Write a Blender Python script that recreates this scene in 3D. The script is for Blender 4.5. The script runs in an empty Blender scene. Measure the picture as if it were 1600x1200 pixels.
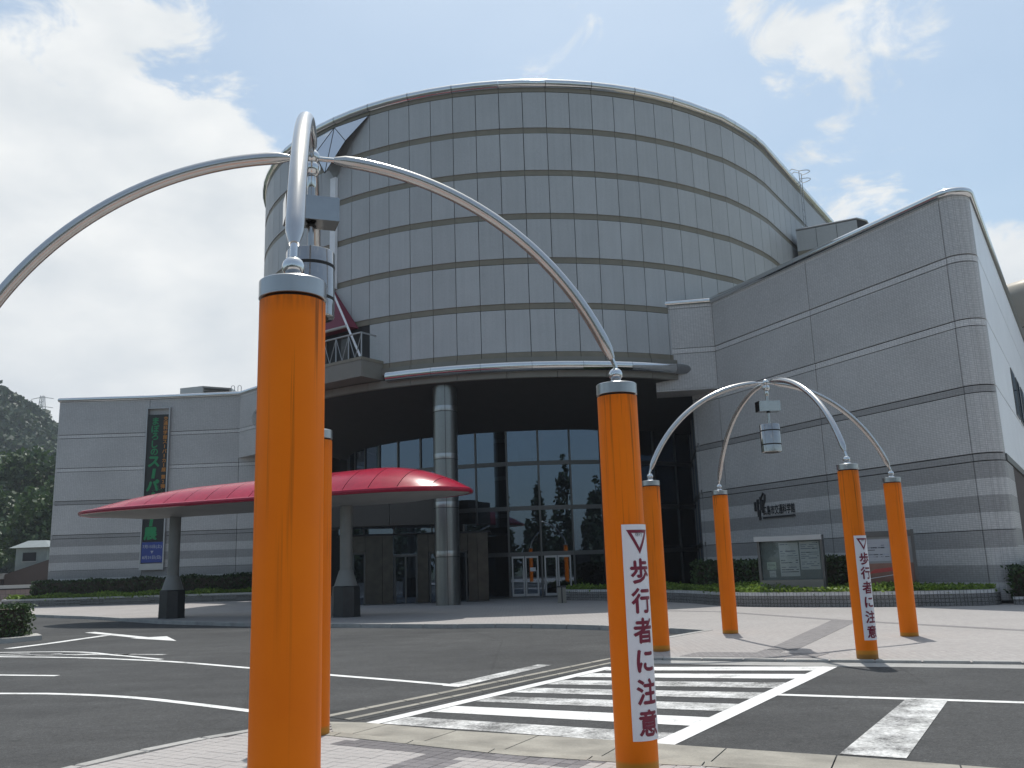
import bpy, bmesh, math, random
import numpy as np
from mathutils import Vector, Matrix

# ------------------------------------------------------------------ camera, sky, sun
scn = bpy.context.scene
COL = scn.collection
rng = np.random.default_rng(7)
random.seed(7)
R_ = math.radians

cam = bpy.data.cameras.new("camera")
cam.sensor_width = 36.0
cam.lens = 36.0 * 1392.28 / 1600
cam.clip_start = 0.05
cam.clip_end = 6000
camo = bpy.data.objects.new("camera", cam)
COL.objects.link(camo)
PITCH, ROLL, CAMH = 0.1999, -0.0321, 1.407
_r = Vector((1, 0, 0)); _w = Vector((0, math.cos(PITCH), math.sin(PITCH))); _u = Vector((0, -math.sin(PITCH), math.cos(PITCH)))
_r2 = _r * math.cos(ROLL) + _u * math.sin(ROLL)
_u2 = -_r * math.sin(ROLL) + _u * math.cos(ROLL)
camo.matrix_world = Matrix(((_r2.x, _u2.x, -_w.x, 0), (_r2.y, _u2.y, -_w.y, 0), (_r2.z, _u2.z, -_w.z, CAMH), (0, 0, 0, 1)))
scn.camera = camo

SUN = Vector((0.06, 0.37, 1.0)).normalized()          # towards the sun
SUN_EL = math.asin(SUN.z)
SUN_AZ = math.atan2(SUN.x, SUN.y)

world = bpy.data.worlds.new("World")
scn.world = world
world.use_nodes = True
wn, wl = world.node_tree.nodes, world.node_tree.links
wn.clear()
w_out = wn.new("ShaderNodeOutputWorld")
w_bg = wn.new("ShaderNodeBackground")
sky = wn.new("ShaderNodeTexSky")
sky.sky_type = 'NISHITA'
sky.sun_disc = False
sky.sun_elevation = SUN_EL
sky.sun_rotation = SUN_AZ
sky.air_density = 1.0
sky.dust_density = 2.2
sky.ozone_density = 1.0
w_bg.inputs[1].default_value = 0.125
w_tc = wn.new("ShaderNodeTexCoord")
# clouds: noise over the dome plus a few cloud banks at their places in the sky
w_map = wn.new("ShaderNodeMapping"); w_map.inputs['Scale'].default_value = (1, 1, 1.9)
wl.new(w_tc.outputs['Generated'], w_map.inputs['Vector'])
w_n1 = wn.new("ShaderNodeTexNoise"); w_n1.inputs['Scale'].default_value = 7.5; w_n1.inputs['Detail'].default_value = 9; w_n1.inputs['Roughness'].default_value = 0.62
w_n1.inputs['Distortion'].default_value = 0.5
wl.new(w_map.outputs[0], w_n1.inputs['Vector'])
acc = w_n1.outputs['Fac']
BANKS = [((-0.415, 0.852, 0.318), 0.965, 0.997, 0.19), ((-0.50, 0.80, 0.34), 0.955, 0.995, 0.16), ((-0.365, 0.897, 0.248), 0.965, 0.996, 0.19), ((-0.62, 0.75, 0.22), 0.95, 0.995, 0.22),
         ((-0.38, 0.92, 0.12), 0.95, 0.99, 0.22),
         ((0.377, 0.78, 0.50), 0.9965, 0.9995, 0.16), ((0.295, 0.817, 0.495), 0.9985, 0.9998, 0.16), ((0.262, 0.804, 0.534), 0.9985, 0.9998, 0.15),
         ((0.337, 0.864, 0.373), 0.9965, 0.9995, 0.10), ((0.50, 0.826, 0.258), 0.9975, 0.9996, 0.22)]
for d, lo, hi, amp in BANKS:
    dot = wn.new("ShaderNodeVectorMath"); dot.operation = 'DOT_PRODUCT'
    dot.inputs[1].default_value = Vector(d).normalized()
    wl.new(w_tc.outputs['Generated'], dot.inputs[0])
    mr = wn.new("ShaderNodeMapRange"); mr.interpolation_type = 'SMOOTHSTEP'
    mr.inputs['From Min'].default_value = lo; mr.inputs['From Max'].default_value = hi
    mr.inputs['To Min'].default_value = 0; mr.inputs['To Max'].default_value = amp
    wl.new(dot.outputs['Value'], mr.inputs['Value'])
    ad = wn.new("ShaderNodeMath"); ad.operation = 'ADD'
    wl.new(acc, ad.inputs[0]); wl.new(mr.outputs[0], ad.inputs[1])
    acc = ad.outputs[0]
w_cm = wn.new("ShaderNodeMapRange"); w_cm.interpolation_type = 'SMOOTHSTEP'
w_cm.inputs['From Min'].default_value = 0.575; w_cm.inputs['From Max'].default_value = 0.72
w_cm.inputs['To Min'].default_value = 0.12      # thin summer haze over the whole dome
wl.new(acc, w_cm.inputs['Value'])
w_n2 = wn.new("ShaderNodeTexNoise"); w_n2.inputs['Scale'].default_value = 9; w_n2.inputs['Detail'].default_value = 6
wl.new(w_map.outputs[0], w_n2.inputs['Vector'])
w_cr = wn.new("ShaderNodeValToRGB")
w_cr.color_ramp.elements[0].position = 0.3; w_cr.color_ramp.elements[0].color = (5.2, 5.5, 5.8, 1)
w_cr.color_ramp.elements[1].position = 0.7; w_cr.color_ramp.elements[1].color = (6.7, 6.8, 6.85, 1)
wl.new(w_n2.outputs['Fac'], w_cr.inputs['Fac'])
w_mx = wn.new("ShaderNodeMixRGB")
wl.new(w_cm.outputs[0], w_mx.inputs['Fac'])
w_st = wn.new('ShaderNodeMixRGB'); w_st.blend_type = 'MULTIPLY'; w_st.inputs[0].default_value = 1.0; w_st.inputs[2].default_value = (1.0, 1.10, 1.05, 1)   # camera white balance of the sky
wl.new(sky.outputs[0], w_st.inputs[1]); wl.new(w_st.outputs[0], w_mx.inputs[1]); wl.new(w_cr.outputs[0], w_mx.inputs[2])
w_tint = wn.new('ShaderNodeMixRGB'); w_tint.blend_type = 'MULTIPLY'; w_tint.inputs[0].default_value = 1.0; w_tint.inputs[2].default_value = (1.0, 1.0, 0.985, 1)
wl.new(w_mx.outputs[0], w_tint.inputs[1]); wl.new(w_tint.outputs[0], w_bg.inputs[0]); wl.new(w_bg.outputs[0], w_out.inputs[0])

sund = bpy.data.lights.new("sun", 'SUN')
sund.energy = 3.4
sund.angle = R_(0.53)
sund.color = (1.0, 0.965, 0.91)
suno = bpy.data.objects.new("sun", sund)
COL.objects.link(suno)
suno.rotation_euler = SUN.to_track_quat('Z', 'Y').to_euler()
suno.location = (20, 60, 80)

scn.view_settings.view_transform = 'Standard'
scn.view_settings.look = 'None'
scn.view_settings.exposure = 0.2
scn.view_settings.gamma = 1.0
scn.view_settings.use_curve_mapping = False
scn.cycles.max_bounces = 8
scn.cycles.transparent_max_bounces = 16

# ------------------------------------------------------------------ materials
MATS = {}
def new_mat(name):
    m = bpy.data.materials.new(name); m.use_nodes = True
    nt = m.node_tree; b = nt.nodes['Principled BSDF']
    MATS[name] = m
    return m, nt, b
def N(nt, t, **kw):
    n = nt.nodes.new(t)
    for k, v in kw.items():
        if k in n.inputs: n.inputs[k].default_value = v
        else: setattr(n, k, v)
    return n
def ramp(nt, src, stops):
    r = nt.nodes.new("ShaderNodeValToRGB")
    el = r.color_ramp.elements
    while len(el) < len(stops): el.new(0.5)
    for e, (p, c) in zip(el, stops):
        e.position = p; e.color = c if len(c) == 4 else (*c, 1)
    nt.links.new(src, r.inputs['Fac'])
    return r.outputs[0]
def mul(c, k): return tuple(x * k for x in c[:3])
def bump(nt, b, src, strength=0.2, dist=0.01):
    n = N(nt, "ShaderNodeBump"); n.inputs['Strength'].default_value = strength; n.inputs['Distance'].default_value = dist
    nt.links.new(src, n.inputs['Height']); nt.links.new(n.outputs[0], b.inputs['Normal'])
def mixc(nt, fac, a, b_, mode='MIX'):
    m = nt.nodes.new("ShaderNodeMixRGB"); m.blend_type = mode
    for i, x in ((0, fac), (1, a), (2, b_)):
        if isinstance(x, (int, float)): m.inputs[i].default_value = x
        elif isinstance(x, tuple): m.inputs[i].default_value = x if len(x) == 4 else (*x, 1)
        else: nt.links.new(x, m.inputs[i])
    return m.outputs[0]
def coords(nt, kind='Object', scale=(1, 1, 1)):
    tc = N(nt, "ShaderNodeTexCoord"); mp = N(nt, "ShaderNodeMapping"); mp.inputs['Scale'].default_value = scale
    nt.links.new(tc.outputs[kind], mp.inputs['Vector']); return mp.outputs[0]
def noise(nt, vec, scale, detail=4, rough=0.55):
    n = N(nt, "ShaderNodeTexNoise", Scale=scale, Detail=detail, Roughness=rough)
    nt.links.new(vec, n.inputs['Vector']); return n.outputs['Fac']

def m_plain(name, col, rough=0.5, metal=0.0, var=0.12, scale=3.0, rnd=0.0, bmp=0.0, fine=None, kind='Object', vscale=(1, 1, 1), streak=0.0):
    m, nt, b = new_mat(name)
    v = coords(nt, kind, vscale)
    c = ramp(nt, noise(nt, v, scale, 6), [(0.25, mul(col, 1 - var)), (0.75, mul(col, 1 + var))])
    if fine:
        f = noise(nt, v, fine[0], 2)
        c = mixc(nt, 1.0, c, ramp(nt, f, [(0.3, (1 - fine[1],) * 3), (0.7, (1 + fine[1],) * 3)]), 'MULTIPLY')
        if bmp: bump(nt, b, f, bmp, 0.004)
    if streak:
        sv = coords(nt, kind, (9, 9, 0.25))
        s = noise(nt, sv, 1.0, 4)
        c = mixc(nt, 1.0, c, ramp(nt, s, [(0.35, (1 - streak,) * 3), (0.65, (1, 1, 1))]), 'MULTIPLY')
    if rnd:
        oi = N(nt, "ShaderNodeObjectInfo")
        c = mixc(nt, 1.0, c, ramp(nt, oi.outputs['Random'], [(0, (1 - rnd,) * 3), (1, (1 + rnd,) * 3)]), 'MULTIPLY')
    nt.links.new(c, b.inputs['Base Color'])
    b.inputs['Roughness'].default_value = rough
    b.inputs['Metallic'].default_value = metal
    return m

def m_tile(name, col, tw, th, mortar, mcol, var=0.06, rough=0.45, offset=0.0, big=0.08):
    m, nt, b = new_mat(name)
    tc = N(nt, "ShaderNodeTexCoord")
    br = N(nt, "ShaderNodeTexBrick", offset=offset, squash=1.0)
    br.inputs['Scale'].default_value = 1.0
    br.inputs['Brick Width'].default_value = tw; br.inputs['Row Height'].default_value = th
    br.inputs['Mortar Size'].default_value = mortar; br.inputs['Mortar Smooth'].default_value = 0.1
    br.inputs['Color1'].default_value = (*mul(col, 1 - var), 1); br.inputs['Color2'].default_value = (*mul(col, 1 + var), 1)
    br.inputs['Mortar'].default_value = (*mcol, 1)
    nt.links.new(tc.outputs['UV'], br.inputs['Vector'])
    n = noise(nt, tc.outputs['UV'], 0.5, 6)
    c = mixc(nt, 1.0, br.outputs['Color'], ramp(nt, n, [(0.3, (1 - big,) * 3), (0.7, (1 + big,) * 3)]), 'MULTIPLY')
    sp = noise(nt, tc.outputs['UV'], 14.0, 3)
    c = mixc(nt, 1.0, c, ramp(nt, sp, [(0.35, (0.93,) * 3), (0.65, (1.06,) * 3)]), 'MULTIPLY')
    nt.links.new(c, b.inputs['Base Color'])
    b.inputs['Roughness'].default_value = rough
    inv = N(nt, "ShaderNodeMath", operation='SUBTRACT'); inv.inputs[0].default_value = 1.0
    nt.links.new(br.outputs['Fac'], inv.inputs[1])
    bump(nt, b, inv.outputs[0], 0.5, 0.004)
    return m

# metals and paint
m_plain('chrome', (0.66, 0.67, 0.67), 0.12, 1.0, 0.03, 8)
m_plain('steel', (0.38, 0.385, 0.39), 0.28, 1.0, 0.08, 9, vscale=(1, 1, 0.15))
m_plain('lamp_steel', (0.36, 0.355, 0.35), 0.10, 1.0, 0.08, 9)
m_plain('tube_steel', (0.52, 0.51, 0.50), 0.22, 1.0, 0.05, 6)
m_plain('dark_gap', (0.015, 0.014, 0.013), 0.7)
m_plain('joint_dark', (0.03, 0.03, 0.03), 0.8)
m_plain('frame_grey', (0.11, 0.11, 0.108), 0.4, 0.6, 0.06)
m_plain('white_metal', (0.84, 0.84, 0.85), 0.4, 0.0, 0.05)
m_plain('drum_panel', (0.445, 0.452, 0.452), 0.5, 0.0, 0.05, 0.9, rnd=0.045, fine=(30, 0.08), bmp=0.05, streak=0.06)
m_plain('drum_band', (0.215, 0.19, 0.14), 0.5, 0.0, 0.10, 3)
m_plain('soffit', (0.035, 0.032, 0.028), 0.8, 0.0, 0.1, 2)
m_plain('pillar_steel', (0.22, 0.225, 0.22), 0.30, 0.85, 0.06, 2, fine=(20, 0.05))
m_plain('stone_panel', (0.055, 0.047, 0.036), 0.22, 0.0, 0.35, 3, rnd=0.12)
m_plain('lintel_beige', (0.21, 0.195, 0.165), 0.55, 0, 0.06)
m_plain('lintel_shaded', (0.060, 0.052, 0.042), 0.5, 0, 0.06)  # beige of the entrance lintel, darkened to carry the shade under the drum
m_plain('white_panel', (0.86, 0.87, 0.88), 0.45, 0, 0.05, 0.8)
m_plain('tower_beige', (0.34, 0.31, 0.26), 0.4, 0.3, 0.06, 1)
m_plain('red_sheet', (0.36, 0.012, 0.040), 0.24, 0.0, 0.14, 1.2, fine=(7, 0.06), bmp=0.10, streak=0.10)
m_plain('red_dark', (0.17, 0.012, 0.035), 0.5)
m_plain('under_white', (0.42, 0.41, 0.385), 0.6, 0, 0.05)
m_plain('canopy_under', (0.30, 0.29, 0.27), 0.6, 0, 0.12, 1.5)
m_plain('canopy_post', (0.20, 0.195, 0.18), 0.45, 0.1, 0.1, 3)
m_plain('black_stone', (0.018, 0.019, 0.020), 0.35, 0, 0.3, 6)
m_plain('concrete', (0.265, 0.25, 0.215), 0.85, 0, 0.35, 2.2, fine=(60, 0.12), bmp=0.2)
m_plain('kerb_concrete', (0.33, 0.325, 0.31), 0.85, 0, 0.15, 4, rnd=0.08, fine=(70, 0.12), bmp=0.2)
m_plain('soil', (0.05, 0.038, 0.026), 0.95)
m_plain('sign_white', (0.72, 0.71, 0.74), 0.35, 0, 0.02)
m_plain('sign_red', (0.17, 0.006, 0.030), 0.4, 0, 0.05)
m_plain('sign_black', (0.02, 0.02, 0.022), 0.4)
m_plain('banner_black', (0.008, 0.009, 0.008), 0.45)
m_plain('banner_green', (0.008, 0.23, 0.075), 0.5)
m_plain('banner_orange', (0.50, 0.19, 0.02), 0.5)
m_plain('banner_blue', (0.028, 0.055, 0.26), 0.5)
m_plain('banner_pale', (0.42, 0.44, 0.5), 0.5)
m_plain('alu', (0.42, 0.42, 0.42), 0.4, 0.5, 0.05)
m_plain('board_back', (0.21, 0.235, 0.24), 0.5)
m_plain('paper', (0.60, 0.61, 0.63), 0.6, 0, 0.04)
m_plain('paper_green', (0.50, 0.58, 0.52), 0.6, 0, 0.04)
m_plain('ink', (0.05, 0.055, 0.07), 0.6)
m_plain('ink_pale', (0.28, 0.30, 0.36), 0.6)
m_plain('map_grey', (0.22, 0.225, 0.23), 0.4)
m_plain('paper_grey', (0.33, 0.34, 0.37), 0.5, 0, 0.08, 4)
m_plain('poster_brown', (0.20, 0.10, 0.075), 0.5, 0, 0.25, 2)
m_plain('poster_red', (0.38, 0.045, 0.04), 0.5)
m_plain('house_wall', (0.26, 0.29, 0.27), 0.7)
m_plain('house_roof', (0.20, 0.23, 0.235), 0.7, 0, 0.1, 3)
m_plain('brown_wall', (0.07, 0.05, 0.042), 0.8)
m_plain('bark', (0.075, 0.055, 0.04), 0.9, 0, 0.3, 8)
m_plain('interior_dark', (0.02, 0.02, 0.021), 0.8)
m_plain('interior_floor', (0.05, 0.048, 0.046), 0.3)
m_plain('interior_pale', (0.25, 0.25, 0.24), 0.7)
m_plain('rail_grey', (0.36, 0.36, 0.36), 0.4, 0.6)

TILEC = (0.535, 0.515, 0.50); MORT = (0.325, 0.312, 0.302)
m_tile('tile_pale', TILEC, 0.10, 0.05, 0.005, MORT)
m_tile('tile_dark', mul(TILEC, 0.60), 0.10, 0.05, 0.005, mul(MORT, 0.7))
m_tile('tile_strip', mul(TILEC, 1.22), 0.10, 0.05, 0.005, mul(MORT, 1.2))
m_tile('planter_tile', (0.52, 0.51, 0.50), 0.10, 0.10, 0.009, (0.20, 0.19, 0.185))
m_tile('paving', (0.33, 0.31, 0.298), 0.10, 0.10, 0.0035, (0.245, 0.23, 0.22), 0.05, 0.8, big=0.06)
m_tile('paving_dark', (0.175, 0.165, 0.165), 0.10, 0.10, 0.006, (0.25, 0.24, 0.235), 0.12, 0.8)
m_tile('pink_tile', (0.25, 0.185, 0.165), 0.3, 0.3, 0.008, (0.12, 0.09, 0.085), 0.08, 0.8)
m_plain('paver', (0.36, 0.34, 0.328), 0.8, 0, 0.06, 2.0, rnd=0.03, fine=(90, 0.06), bmp=0.15)
m_plain('paver_dark', (0.16, 0.15, 0.155), 0.8, 0, 0.10, 2.0, rnd=0.2, fine=(80, 0.12), bmp=0.15)
m_plain('mortar', (0.24, 0.225, 0.21), 0.9)

MATS['red_sheet'].node_tree.nodes['Principled BSDF'].inputs['Specular IOR Level'].default_value = 0.3
# orange post paint: drips of dirt below the cap, paint fading to ochre at the foot
m, nt, b = new_mat('orange')
tc = N(nt, "ShaderNodeTexCoord"); sx = N(nt, "ShaderNodeSeparateXYZ"); nt.links.new(tc.outputs['Object'], sx.inputs[0])
v = coords(nt, 'Object')
base = ramp(nt, noise(nt, v, 1.6, 5), [(0.3, (0.76, 0.160, 0.0)), (0.7, (0.84, 0.190, 0.0))])
sv = coords(nt, 'Object', (26, 26, 0.55))
drip = noise(nt, sv, 1.0, 3, 0.6)
dmask = N(nt, "ShaderNodeMapRange", interpolation_type='SMOOTHSTEP'); nt.links.new(drip, dmask.inputs[0]); dmask.inputs[1].default_value = 0.56; dmask.inputs[2].default_value = 0.72
hz = N(nt, "ShaderNodeMapRange"); nt.links.new(sx.outputs[2], hz.inputs[0]); hz.inputs[1].default_value = 1.0; hz.inputs[2].default_value = 2.65; hz.inputs[3].default_value = 0.08; hz.inputs[4].default_value = 0.85
dm = N(nt, "ShaderNodeMath", operation='MULTIPLY'); nt.links.new(dmask.outputs[0], dm.inputs[0]); nt.links.new(hz.outputs[0], dm.inputs[1])
c = mixc(nt, dm.outputs[0], base, (0.085, 0.028, 0.004))
tz = N(nt, "ShaderNodeMapRange", interpolation_type='SMOOTHSTEP'); nt.links.new(sx.outputs[2], tz.inputs[0]); tz.inputs[1].default_value = 2.5; tz.inputs[2].default_value = 2.63; tz.inputs[3].default_value = 0.0; tz.inputs[4].default_value = 0.55
tn = N(nt, "ShaderNodeMath", operation='MULTIPLY'); nt.links.new(tz.outputs[0], tn.inputs[0]); nt.links.new(ramp(nt, noise(nt, coords(nt, 'Object', (40, 40, 3)), 1, 3), [(0.35, (0.1,) * 3), (0.65, (1,) * 3)]), tn.inputs[1])
c = mixc(nt, tn.outputs[0], c, (0.16, 0.05, 0.008))
fz = N(nt, "ShaderNodeMapRange", interpolation_type='SMOOTHSTEP'); nt.links.new(sx.outputs[2], fz.inputs[0]); fz.inputs[1].default_value = 0.085; fz.inputs[2].default_value = 0.05; fz.inputs[3].default_value = 0.0; fz.inputs[4].default_value = 0.75
c = mixc(nt, fz.outputs[0], c, (0.42, 0.22, 0.03))
gz = N(nt, "ShaderNodeMapRange"); nt.links.new(sx.outputs[2], gz.inputs[0]); gz.inputs[1].default_value = 0.03; gz.inputs[2].default_value = 0.0; gz.inputs[3].default_value = 0.0; gz.inputs[4].default_value = 0.5
c = mixc(nt, gz.outputs[0], c, (0.10, 0.075, 0.04))
nt.links.new(c, b.inputs['Base Color'])
b.inputs['Roughness'].default_value = 0.48
b.inputs['Specular IOR Level'].default_value = 0.2
bump(nt, b, noise(nt, v, 45, 2), 0.04, 0.004)

# asphalt
m, nt, b = new_mat('asphalt')
v = coords(nt, 'Object')
f = noise(nt, v, 85, 3, 0.8)
big = noise(nt, v, 0.35, 6, 0.6)
c = ramp(nt, big, [(0.3, (0.033, 0.034, 0.035)), (0.7, (0.056, 0.057, 0.057))])
c = mixc(nt, 1.0, c, ramp(nt, f, [(0.30, (0.35,) * 3), (0.52, (0.95,) * 3), (0.72, (2.3,) * 3)]), 'MULTIPLY')
mid = noise(nt, coords(nt, 'Object', (1, 1, 1)), 1.7, 5, 0.7)
c = mixc(nt, 1.0, c, ramp(nt, mid, [(0.30, (0.80,) * 3), (0.50, (1.0,) * 3), (0.70, (1.16,) * 3)]), 'MULTIPLY')
spot = noise(nt, v, 5.5, 2, 0.5)
c = mixc(nt, 1.0, c, ramp(nt, spot, [(0.24, (0.62,) * 3), (0.33, (1.0,) * 3)]), 'MULTIPLY')
grit = noise(nt, v, 24, 2, 0.6)
c = mixc(nt, 1.0, c, ramp(nt, grit, [(0.30, (0.78,) * 3), (0.70, (1.22,) * 3)]), 'MULTIPLY')
rm = N(nt, 'ShaderNodeMapping'); rm.inputs['Rotation'].default_value = (0, 0, R_(30)); rm.inputs['Scale'].default_value = (0.10, 1.5, 1)
nt.links.new(v, rm.inputs['Vector'])
c = mixc(nt, 1.0, c, ramp(nt, noise(nt, rm.outputs[0], 1.0, 4, 0.6), [(0.32, (0.84,) * 3), (0.68, (1.14,) * 3)]), 'MULTIPLY')
crk = N(nt, "ShaderNodeTexVoronoi", feature='DISTANCE_TO_EDGE'); crk.inputs['Scale'].default_value = 0.16
wv = mixc(nt, 0.25, v, N(nt, "ShaderNodeTexNoise", Scale=1.2).outputs['Color'])
nt.links.new(v, crk.inputs['Vector'])
c = mixc(nt, 1.0, c, ramp(nt, crk.outputs['Distance'], [(0.0, (0.72,) * 3), (0.004, (1.0,) * 3)]), 'MULTIPLY')
nt.links.new(c, b.inputs['Base Color']); b.inputs['Roughness'].default_value = 0.9
bump(nt, b, f, 0.5, 0.006)

# road paint, worn through to the asphalt in patches
def m_paint(name, wear):
    m, nt, b = new_mat(name)
    v = coords(nt, 'Object')
    n1 = noise(nt, v, 2.2, 8, 0.7); n2 = noise(nt, v, 30, 4, 0.75)
    s = N(nt, "ShaderNodeMath", operation='MULTIPLY_ADD'); nt.links.new(n2, s.inputs[0]); s.inputs[1].default_value = 0.6; nt.links.new(n1, s.inputs[2])
    k = N(nt, "ShaderNodeMapRange"); nt.links.new(s.outputs[0], k.inputs[0]); k.inputs[1].default_value = wear - 0.05; k.inputs[2].default_value = wear + 0.26
    paint = ramp(nt, noise(nt, v, 5, 5), [(0.3, (0.60, 0.60, 0.58)), (0.7, (0.76, 0.76, 0.75))])
    c = mixc(nt, k.outputs[0], (0.085, 0.085, 0.083), paint)
    nt.links.new(c, b.inputs['Base Color']); b.inputs['Roughness'].default_value = 0.75
    bump(nt, b, noise(nt, v, 160, 2, 0.7), 0.3, 0.004)
m_paint('paint', 0.52); m_paint('paint_worn', 0.68); m_paint('paint_fresh', 0.42)

# drain grating: steel bars over a dark slot
m, nt, b = new_mat('grating')
tc = N(nt, "ShaderNodeTexCoord")
wv = N(nt, "ShaderNodeTexWave"); wv.inputs['Scale'].default_value = 12
nt.links.new(tc.outputs['Object'], wv.inputs['Vector'])
nt.links.new(ramp(nt, wv.outputs['Fac'], [(0.4, (0.008, 0.009, 0.009)), (0.6, (0.035, 0.036, 0.036))]), b.inputs['Base Color']); b.inputs['Roughness'].default_value = 0.6

# glass: clear dark float glass, mirror-like at a glance
def m_glass(name, tint, refl, gc=(0.62, 0.78, 1.0)):
    m, nt, b = new_mat(name)
    nt.nodes.remove(b)
    out = nt.nodes['Material Output']
    gl = N(nt, "ShaderNodeBsdfGlossy", Roughness=0.0); gl.inputs[0].default_value = (*gc, 1)
    tr = N(nt, "ShaderNodeBsdfTransparent"); tr.inputs[0].default_value = (*tint, 1)
    fr = N(nt, "ShaderNodeFresnel", IOR=refl)
    mx = N(nt, "ShaderNodeMixShader")
    nt.links.new(fr.outputs[0], mx.inputs[0]); nt.links.new(tr.outputs[0], mx.inputs[1]); nt.links.new(gl.outputs[0], mx.inputs[2])
    v = coords(nt, 'Object')
    bp = N(nt, "ShaderNodeBump"); bp.inputs['Strength'].default_value = 0.03; bp.inputs['Distance'].default_value = 0.02
    nt.links.new(noise(nt, v, 0.8, 2), bp.inputs['Height']); nt.links.new(bp.outputs[0], gl.inputs['Normal'])
    nt.links.new(mx.outputs[0], out.inputs[0])
m_glass('glass', (0.22, 0.24, 0.25), 2.35)
m_glass('sky_glass', (0.25, 0.30, 0.32), 12.0, (0.95, 0.96, 0.97))
m_glass('board_glass', (0.9, 0.93, 0.92), 1.5, (0.95, 0.97, 1.0))

# foliage
def m_leaf(name, c0, c1, trans=0.25):
    m, nt, b = new_mat(name)
    geo = N(nt, "ShaderNodeNewGeometry")
    r = ramp(nt, geo.outputs['Random Per Island'], [(0.0, c0), (1.0, c1)])
    big = noise(nt, coords(nt, 'Object'), 0.9, 3)
    r = mixc(nt, 1.0, r, ramp(nt, big, [(0.3, (0.72,) * 3), (0.7, (1.25,) * 3)]), 'MULTIPLY')
    nt.links.new(r, b.inputs['Base Color']); b.inputs['Roughness'].default_value = 0.55
    out = nt.nodes['Material Output']
    tl = N(nt, "ShaderNodeBsdfTranslucent"); nt.links.new(r, tl.inputs[0])
    mx = N(nt, "ShaderNodeMixShader"); mx.inputs[0].default_value = trans
    nt.links.new(b.outputs[0], mx.inputs[1]); nt.links.new(tl.outputs[0], mx.inputs[2]); nt.links.new(mx.outputs[0], out.inputs[0])
m_leaf('leaf_hedge', (0.018, 0.035, 0.010), (0.055, 0.095, 0.022))
m_leaf('leaf_cover', (0.085, 0.15, 0.015), (0.24, 0.34, 0.05), 0.35)
m_leaf('leaf_tree', (0.022, 0.050, 0.016), (0.065, 0.115, 0.030))
m_leaf('leaf_forest', (0.026, 0.050, 0.030), (0.060, 0.095, 0.045))
m_leaf('leaf_cypress', (0.012, 0.030, 0.012), (0.035, 0.065, 0.020))
m_plain('hill_ground', (0.035, 0.055, 0.028), 0.95, 0, 0.25, 0.1)
m_plain('ground_far', (0.10, 0.11, 0.075), 0.95, 0, 0.2, 0.05)

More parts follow.
